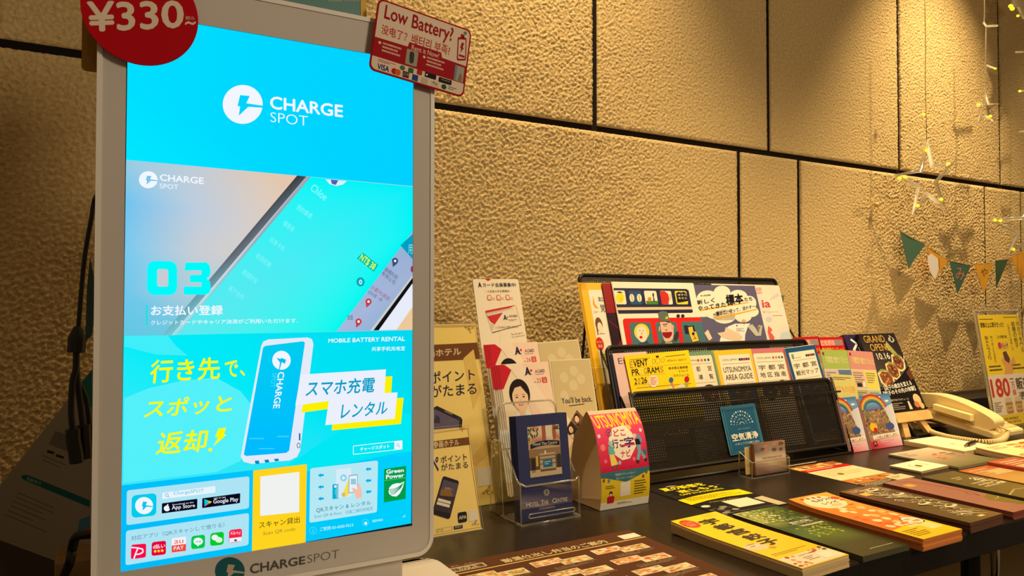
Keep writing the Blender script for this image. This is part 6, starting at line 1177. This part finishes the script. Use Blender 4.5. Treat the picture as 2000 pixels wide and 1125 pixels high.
def d_org(K):
    OG = (236, 134, 36); K.grid([(0, 0), (1, 0), (1, .80), (0, .80)], [[(240, 150, 44), (240, 172, 60)], [(232, 120, 30), (240, 140, 40)], [(230, 110, 30), (236, 130, 36)]], 1)
    K.ell(.48, .155, .40, .135, (246, 226, 186), 2, 30); K.tx('もみつけ', .30, .085, .80, .13, (50, 24, 14), 3, .03); K.tx('レシピ', .36, .155, .74, .195, (50, 24, 14), 3, .03)
    for i in range(4): K.ell(.22+i*.13, .045+.005*i, .045, .016, (196, 70, 30), 3, 12)
    K.ell(.86, .12, .08, .03, (214, 40, 20), 3, 16); K.ell(.88, .17, .06, .014, (214, 60, 30), 3, 12); K.poly([(.36, .24), (.52, .20), (.7, .22), (.6, .26)], (236, 190, 140), 3)
    K.blobs(.08, .28, .95, .78, [(244, 206, 90), (246, 222, 170), (226, 110, 40), (240, 190, 120), (222, 90, 30), (244, 160, 60)], 46, .035, .10, 2, 4, .35); K.dash(.72, .27, .86, .29, 1, (70, 30, 20), 3)
    K.ell(.80, .72, .185, .075, (150, 60, 20), 3, 26); K.ell(.80, .72, .17, .067, (248, 232, 200), 3.5, 26); K.tx('餃子', .70, .685, .82, .715, (226, 120, 40), 4, .03); K.tx('計画', .76, .725, .90, .755, (226, 100, 40), 4, .03); K.blobs(.42, .70, .66, .82, [(240, 220, 170), (200, 160, 110), (246, 232, 200)], 12, .03, .07, 3.2, 6, .5)
    K.grid([(0, .80), (1, .74), (1, 1), (0, 1)], [[(250, 206, 20), (250, 210, 20)], [(250, 196, 0), (250, 200, 0)]], 3); K.rq([(.62, .80), (.92, .785), (.92, .90), (.62, .905)], .08, (246, 226, 140), 4); K.dash(.08, .84, .5, .96, 5, (150, 100, 20), 4, 3)
leaf('tourist_booklet', 'orange recipe booklet with a yellow front end on top of its stack', 'booklet', flat(.942, -.803, TZ+.0150, 0), .089, .213, d_org, 'orange recipe booklets', 6, .0021, .0009, (236, 150, 70), 'orange recipe booklet', edge=(214, 130, 66), curl=cu(.0035, .213, .7), m=GLOSS)
def d_brn(K):
    K.grid([(0, 0), (1, 0), (1, 1), (0, 1)], [[(104, 60, 34), (112, 66, 36)], [(90, 52, 34), (84, 60, 36)], [(84, 66, 36), (96, 84, 40)], [(80, 72, 36), (120, 90, 46)]], 1)
    K.dash(.10, .04, .42, .10, 4, (214, 176, 130), 3); K.poly([(.12, .13), (.34, .13), (.34, .20), (.12, .20)], (232, 186, 66), 3)
    K.poly([(.4, .1), (.8, .08), (.95, .3), (.9, .5), (.6, .55), (.35, .4), (.3, .25)], (78, 64, 40), 1.5)
    r = random.Random(4)
    for i in range(130):
        t = r.random(); x = .25+.5*r.random(); y = .06+.82*t; a = r.uniform(-1, 1); L = r.uniform(.04, .13)
        K.line([(x, y), (x+L*math.cos(a), y+L*.4*math.sin(a)), (x+L*1.6, y+L*.5*math.sin(a+1))], r.uniform(.008, .03), (232, 212, 168) if i % 3 else (200, 176, 130), 3+i*.05, .006)
    for (x, y) in ((.60, .12), (.72, .30), (.50, .56), (.74, .70)): K.ell(x, y, .16, .028, (238, 220, 176), 10, 18); K.ell(x, y-.012, .09, .014, (60, 40, 28), 10.4, 14)
    K.poly([(.5, .93), (.66, .93), (.66, .96), (.5, .96)], (232, 204, 140), 4)
leaf('tourist_booklet', 'brown booklet with cream brush pattern on top of its stack right of the orange one', 'booklet', flat(1.072, -.791, TZ+.0143, 2), .090, .203, d_brn, 'brown pattern booklets', 5, .0023, .0009, (96, 62, 38), 'brown pattern booklet', edge=(96, 62, 44), m=GLOSS)
def d_mv(K):
    K.rect(0, 0, 1, 1, (166, 108, 92), 1); K.poly([(.16, .13), (.40, .13), (.40, .20), (.16, .20)], (236, 176, 70), 2); K.line([(.3, .04), (.6, .08), (.74, .2), (.80, .4), (.84, .55), (.72, .62), (.66, .54), (.8, .50)], .035, (150, 88, 60), 2, .008)
    K.poly([(1, .62), (1, .98), (.72, .90), (.55, .72), (.7, .66)], (120, 108, 44), 2); K.line([(.66, .74), (.85, .73), (1, .70)], .02, (200, 180, 100), 3, .006)
leaf('tourist_booklet', 'dusty pink booklet with an olive corner on top of its stack', 'booklet', flat(1.193, -.787, TZ+.0115, 0), .080, .208, d_mv, 'dusty pink booklets', 5, .0018, .0008, (150, 92, 78), 'dusty pink booklet', edge=(130, 66, 50), m=GLOSS)
def d_ol(K):
    K.grid([(0, 0), (1, 0), (1, 1), (0, 1)], [[(88, 78, 44), (98, 88, 50)], [(96, 84, 46), (120, 104, 50)], [(130, 110, 50), (150, 124, 56)]], 1); K.dash(.30, .16, .62, .24, 2, (206, 186, 130), 3); K.tx('谷', .58, .22, .86, .34, (238, 222, 184), 3, .03); K.tx('大', .42, .37, .62, .44, (214, 192, 140), 3, .02); K.dash(.25, .34, .95, .50, 3, (214, 190, 140), 3, 8); K.rect(.72, .38, .96, .46, (226, 206, 150), 3); K.line([(0, .7), (.5, .62), (1, .66)], .05, (190, 170, 110), 2, .012); K.line([(0, .85), (.5, .8), (1, .84)], .02, (180, 150, 80), 2, .01)
leaf('tourist_booklet', 'olive green booklet with pale landscape lettering lying right of the dusty pink one', 'booklet', flat(1.318, -.782, TZ+.0060), .098, .210, d_ol, 'olive booklets', 2, .0017, .0008, (100, 88, 50), 'olive booklet', edge=(70, 58, 40), m=GLOSS)
def d_or2(K):
    K.grid([(0, 0), (1, 0), (1, 1), (0, 1)], [[(206, 100, 50), (190, 90, 50)], [(214, 150, 80), (196, 160, 80)], [(190, 170, 80), (206, 186, 90)], [(150, 130, 70), (120, 96, 50)]], 1); K.rq([(.4, .12), (.95, .12), (.95, .26), (.4, .26)], .05, (226, 190, 130), 2); K.dash(.1, .06, .8, .30, 4, (230, 190, 130), 3, 5); K.blobs(.3, .35, 1, .8, [(222, 200, 90), (200, 180, 70), (170, 150, 70)], 16, .06, .16, 2, 4, .4)
leaf('tourist_booklet', 'orange and olive booklet behind the olive one near the right edge', 'booklet', flat(1.418, -.785, TZ+.0075), .098, .205, d_or2, 'orange olive booklets', 2, .002, .0008, (180, 110, 60), 'orange and olive booklet', edge=(120, 50, 40), m=GLOSS)
def d_rd(K):
    K.rect(0, 0, 1, 1, (196, 84, 50), 1); K.dash(.12, .08, .9, .6, 9, (238, 214, 170), 3, 5, .5); K.rect(.1, .25, .9, .42, (226, 190, 140), 2)
leaf('tourist_booklet', 'red booklet with cream lettering at the far right edge of the table front', 'booklet', flat(1.517, -.76, TZ+.014), .095, .18, d_rd, 'red booklets', 4, .0027, .0006, (190, 80, 50), 'red booklet', edge=(170, 66, 44), m=GLOSS)
def d_food(K):
    K.rect(0, 0, 1, 1, (70, 50, 34), 1); K.rect(0, 0, 1, .09, (40, 30, 24), 2); K.dash(.12, .02, .8, .06, 1, (226, 210, 170), 3); K.grid([(0, .09), (1, .05), (1, .24), (0, .26)], [[(190, 120, 50), (150, 90, 40), (110, 70, 36)], [(226, 176, 90), (196, 120, 60), (140, 80, 40)], [(206, 150, 70), (190, 130, 60), (120, 70, 36)]], 2); K.blobs(0, .08, 1, .24, [(236, 196, 120), (160, 80, 40), (110, 66, 30), (214, 150, 80)], 26, .05, .16, 2.5, 6, .3)
    K.rect(0, .25, 1, .33, (190, 24, 26), 3); K.dash(.08, .27, .7, .31, 1, (236, 190, 160), 4); K.rect(0, .33, 1, .70, (232, 206, 150), 3); K.dash(.1, .37, .9, .58, 5, (196, 164, 110), 4, 3, .3); K.ell(.35, .52, .05, .03, (140, 90, 50), 4, 12)
    K.rect(0, .70, 1, .86, (190, 120, 60), 3); K.blobs(0, .70, 1, .86, [(206, 110, 50), (226, 176, 110), (120, 70, 40), (236, 206, 150)], 40, .03, .09, 3.4, 9, .4); K.rect(0, .86, 1, 1, (80, 66, 44), 3); K.dash(.05, .88, .95, .98, 3, (190, 176, 140), 4)
leaf('food_flyer', 'brown food flyer with a red stripe and cream middle lying before the rack right end', 'flyer', flat(1.184, -.562, TZ+.0006), .134, .195, d_food, None, 0, .0005, c=(190, 150, 100))
leaf('paper_slip', 'small pale slip on the front corner of the brown food flyer', 'paper', flat(1.275, -.553, TZ+.0020), .052, .028, lambda K: (K.rect(0, 0, 1, 1, (226, 196, 146), 1), K.dash(.15, .3, .7, .7, 2, (150, 120, 70), 2)), None, 0, .0006, c=(226, 196, 146))
def d_wc(K): K.rect(0, 0, 1, 1, (240, 224, 184), 1); K.ell(.46, .52, .07, .12, (110, 70, 40), 2, 14); K.ring(.45, .5, .18, .22, .015, (150, 110, 70), 2, 18, 120, 260); K.ring(.5, .5, .22, .22, .015, (150, 110, 70), 2, 18, 300, 400)
leaf('white_card', 'cream square card with a tiny brown emblem on a short stack', 'card', flat(1.366, -.541, TZ+.0045, 3), .098, .062, d_wc, 'cream emblem cards', 2, .0013, .0008, (236, 216, 172), 'cream emblem card', edge=(190, 160, 116))
def d_gy(K):
    K.grid([(0, 0), (1, 0), (1, 1), (0, 1)], [[(190, 176, 150), (196, 178, 146), (206, 190, 160)], [(180, 164, 136), (190, 160, 130), (190, 170, 140)], [(150, 136, 100), (150, 130, 90), (120, 110, 70)], [(110, 110, 60), (106, 104, 56), (96, 96, 56)]], 1)
    K.blobs(.3, .3, .62, .62, [(206, 90, 50), (222, 130, 80), (196, 70, 40), (226, 160, 110)], 18, .04, .12, 2, 4, .4); K.dash(.06, .1, .3, .3, 4, (150, 136, 110), 2); K.blobs(.62, .3, .95, .7, [(110, 96, 80), (140, 120, 96)], 10, .04, .1, 2, 7, .4)
leaf('photo_booklet', 'grey photo booklet with an orange subject behind the cream square card', 'booklet', flat(1.465, -.555, TZ+.0045), .150, .146, d_gy, 'grey photo booklets', 2, .0014, .0008, (190, 170, 130), 'grey photo booklet', edge=(150, 130, 96))
# writing pad and pen, magazines
def d_pad(K): K.rect(0, 0, 1, 1, (244, 226, 176), 1); K.line([(.5, 0), (.5, .95)], .004, (190, 160, 110), 2, .004); K.rect(.02, .02, .08, .07, (110, 60, 30), 2); K.dash(.44, .52, .62, .60, 2, (170, 140, 100), 2)
leaf('notepad', 'open cream notepad in front of the telephone', 'notepad', flat(1.606, -.488, TZ+.0100, -2), .120, .138, d_pad, 'cream notepads', 3, .0023, .001, (240, 220, 170), 'cream notepad', edge=(206, 176, 120))
bm = bmesh.new(); add_tube(bm, [(1.665, -.462, TZ+.0145), (1.712, -.452, TZ+.0145)], .0042, 10); o = link('pen', bm_mesh(bm), mat('pen_black', (16, 13, 12), .3), smooth=True); tag(o, 'short black marker lying on the cream notepad', 'pen')
bm = bmesh.new(); add_tube(bm, [(1.648, -.4655, TZ+.0145), (1.665, -.462, TZ+.0145)], .0022, 8); c_ = link('pen_tip', bm_mesh(bm), mat('pen_grey', (120, 96, 64), .4), o, smooth=True)
def d_mag(K):
    K.rect(0, 0, 1, 1, (238, 210, 146), 1); K.ell(.22, .78, .17, .10, (222, 130, 50), 2, 22); K.ell(.22, .76, .12, .06, (236, 160, 80), 2.4, 18); K.ring(.24, .78, .22, .13, .008, (170, 130, 70), 2, 24, 300, 420)
    K.blobs(.4, .1, .98, .9, [(206, 90, 40), (222, 130, 60), (190, 70, 40), (230, 160, 90)], 26, .03, .09, 2.2, 5, .5); K.dash(.1, .1, .4, .3, 4, (170, 130, 80), 2)
leaf('magazine', 'cream food magazine with orange dish pictures right of the notepad', 'magazine', flat(1.640, -.600, TZ+.012), .19, .108, d_mag, 'cream food magazines', 3, .003, .001, (234, 206, 150), 'cream food magazine', edge=(196, 160, 110), curl=cu(.004, .108, .3))
leaf('magazine', 'orange red picture magazine under the cream food magazine at the right edge', 'magazine', flat(1.66, -.665, TZ+.0045), .19, .062, lambda K: (K.rect(0, 0, 1, 1, (206, 110, 60), 1), K.blobs(0, 0, 1, 1, [(190, 70, 40), (226, 150, 90), (210, 100, 60)], 30, .05, .14, 2, 4, .5)), None, 0, .004, c=(196, 110, 70))
tag(link('black_folder', boxm(1.60, 1.70, -.345, -.24, TZ, TZ+.007, bev=.001), blk), 'flat black folder edge below the easel behind the notepad', 'folder')

# ---------------------------------------------------------------- bunting
YB0 = -.012
pin = oy(1710, 400, YB0)
FG = [('green', ((180, 535), (335, 615), (232, 765)), -.030, (70, 104, 84)), ('orange', ((345, 630), (475, 715), (390, 835)), -.040, (214, 150, 40)), ('green', ((483, 717), (615, 745), (532, 920)), -.046, (66, 98, 80)),
      ('orange', ((637, 738), (745, 730), (693, 925)), -.048, (218, 156, 44)), ('dark', ((763, 715), (843, 705), (768, 885)), -.05, (62, 84, 54)), ('orange', ((858, 692), (945, 655), (928, 850)), -.052, (214, 150, 40)), ('green', ((955, 640), (1080, 560), (1030, 780)), -.052, (66, 98, 80))]
o = empty('bunting', 'string of green and orange paper pennants pinned to the wall', 'bunting', pin)
c7 = lambda p: (1700+p[0]/3.127, 280+p[1]/3.127)
sp = [pin]
for nm, q, yy, cc in FG:
    P3 = [oy(*c7(p), yy) for p in q]; sp += [P3[0], P3[1]]
    f = Fr(P3[0], P3[1]-P3[0], P3[0]-P3[2]); lp = [f.P(*c7(p)) for p in q]
    me = prism(lp, -.0004, .0004); me.transform(Matrix.Translation(-pin) @ f.mat()); k = link('pennant', me, mat('pennant_%d' % cc[0], cc, .75, spec=.2), o, label={'green': 'green pennant', 'orange': 'orange pennant', 'dark': 'dark green twisted pennant'}[nm])
    if cc[0] in (66, 218):
        K = Ink(f); K.at(1700, 280, 3.127)
        if cc[0] == 66 and q[0][0] < 600: K.tx('み', 520, 760, 575, 835, (196, 120, 106), 1, .0)
        elif cc[0] == 218: K.tx('や', 672, 762, 716, 815, (110, 96, 60), 1, .0)
        if K.v:
            z_ = K.done('letter_print', k, off=.0006); z_.matrix_parent_inverse = Matrix.Identity(4); z_.data.transform(Matrix.Translation(-pin) @ f.mat())
    if q[0][0] == 345:
        K = Ink(f); K.at(1700, 280, 3.127); K.poly([(348, 690), (372, 672), (412, 705), (416, 770), (395, 832), (372, 800), (352, 740)], (226, 216, 206), 1); K.line([(418, 700), (420, 770)], 5, (150, 110, 40), 1)
        z_ = K.done('silver_patch', k, off=.0006, label='crumpled silver white patch'); z_.data.transform(Matrix.Translation(-pin) @ f.mat())
sp.append(oy(2080, 420, -.05))
link('string', tube([p-pin for p in smooth_path(sp, 3)], .0009, 5), mat('twine', (190, 150, 90), .8), o, smooth='all')
bm = bmesh.new(); bmesh.ops.create_uvsphere(bm, u_segments=14, v_segments=8, radius=.008); bmesh.ops.translate(bm, verts=bm.verts, vec=(.002, -.002, 0)); link('pin', bm_mesh(bm), mat('pin_clear', (230, 190, 110), .2), o, smooth='all')
# ---------------------------------------------------------------- fairy lights
YL = -.12
LED = mat('led_glow', (255, 210, 60), .4, emis=(255, 206, 20), estr=3.5); CLR = ACE; WIRE = mat('clear_wire', (190, 150, 80), .35)
STAR = acrylic('star_tube', (.97, .95, .88), True); 
STAR.node_tree.nodes['Mix Shader'].inputs[0].default_value = .62
def P_(x, y, d=0): return oy(x, y, YL+d)
def led(parent, p, r=.0032, org=None):
    bm = bmesh.new(); bmesh.ops.create_uvsphere(bm, u_segments=10, v_segments=7, radius=r); bmesh.ops.scale(bm, vec=(1.5, 1, .9), verts=bm.verts); bmesh.ops.translate(bm, verts=bm.verts, vec=p-org); link('led', bm_mesh(bm), LED, parent, smooth='all')
def star(label, pts, leds, y=YL, tr=.0064):
    org = oy(*pts[0], y); o = empty('star_light', label, 'fairy light', org); Q = [oy(*p, y)-org for p in pts]
    bm = bmesh.new(); add_tube(bm, Q, tr, 8, True); link('star_tube', bm_mesh(bm), STAR, o, smooth='all')
    for q in leds: led(o, oy(*q, y-.003), .0045, org)
    return o
c6 = [(345, -10), (375, 140), (500, 120), (400, 235), (445, 385), (345, 310), (262, 425), (295, 265), (155, 195), (310, 165)]
star('large open clear star light hanging above the bunting', [c7(p) for p in c6], [c7(p) for p in ((345, 45), (475, 125), (432, 342), (288, 380), (212, 205), (178, 212))])
star('open clear star light cut by the right edge above the pennants', [(1936, 430), (1996, 426), (2012, 385), (2022, 425), (2075, 420), (2030, 455), (2045, 505), (2008, 470), (1971, 494), (1988, 455)], [(1943, 430), (1954, 431), (1979, 487), (2012, 395)], -.12)
star('small faint clear star light beside the right hanging wire', [(1925, 186), (1930, 203), (1950, 203), (1934, 216), (1942, 238), (1925, 226), (1911, 238), (1917, 216), (1902, 201), (1919, 203)], [(1911, 205), (1934, 227)], -.12, .003)
def solid_star(label, cx, cy, r, rot, leds, y=YL):
    org = oy(cx, cy, y); o = empty('star_light', label, 'fairy light', org); pts = []
    s = (org-CAM).dot(CF)/FPX
    for i in range(10):
        a = R(rot+36*i); rr = r*s*(1 if i % 2 == 0 else .45); pts.append((rr*math.sin(a), rr*math.cos(a)))
    link('star_body', prism(pts, -.004, .004, 1, lambda u, v, z: (u, z, v)), [STAR, ACE], o)
    for q in leds: led(o, oy(*q, y-.007), .006, org)
solid_star('solid frosted star light at the top right corner', 1990, -4, 42, 12, [(1977, 17), (1974, 12)])
def wire(label, pts, leds, r=.0012, m=None):
    org = oy(*pts[0], YL); o = empty('light_string', label, 'fairy light', org)
    link('wire', tube([oy(*p, YL)-org for p in pts], r, 6), m or WIRE, o, smooth='all')
    for q in leds: led(o, oy(*q, YL), .0038, org)
    return o
wire('thin hanging light wire above the large open star', [(1806, -60), (1807, 40), (1808, 90), (1807, 150), (1809, 230), (1810, 278)], [(1813, 42), (1804, 223)])
o = wire('pale hanging light wire with a short side stick at the upper right', [(1922, -40), (1923, 20), (1922, 44), (1926, 51), (1925, 110), (1924, 160), (1925, 186)], [], .0014, ACE)
og = oy(1922, -40, YL)
link('stick', tube([oy(1921, 44, YL)-og, oy(1926, 51, YL)-og, oy(1948, 50, YL)-og], .003, 8), ACE, o, smooth='all'); link('stick', tube([oy(1928, 128, YL)-og, oy(1945, 134, YL)-og], .0026, 8), ACE, o, smooth='all'); led(o, oy(1944, 134, YL-.004), .003, og)
o = wire('light wire with short glowing sticks at the right edge of the picture', [(2003, -60), (2004, 60), (2003, 180), (2004, 300), (2005, 386)], [(1992, 178), (1988, 31)], .0012)
og = oy(2003, -60, YL)
for (x0, y0) in ((1984, 102), (1990, 178), (1991, 257), (1987, 30)): link('stick', tube([oy(x0, y0, YL)-og, oy(2004, y0-1, YL)-og], .0026, 8), ACE, o, smooth='all')
tag(link('wall_pin', prism([(.006*math.cos(a), .006*math.sin(a)) for a in np.linspace(0, 2*math.pi, 11)[:-1]], -.004, .0, 0, lambda u, v, z: (u, z, v)), mat('strip_red', (140, 60, 30), .5), fr=oy(1925, 768, -.003)), 'tiny reddish nail head in the wall joint behind the poster stand', 'nail')
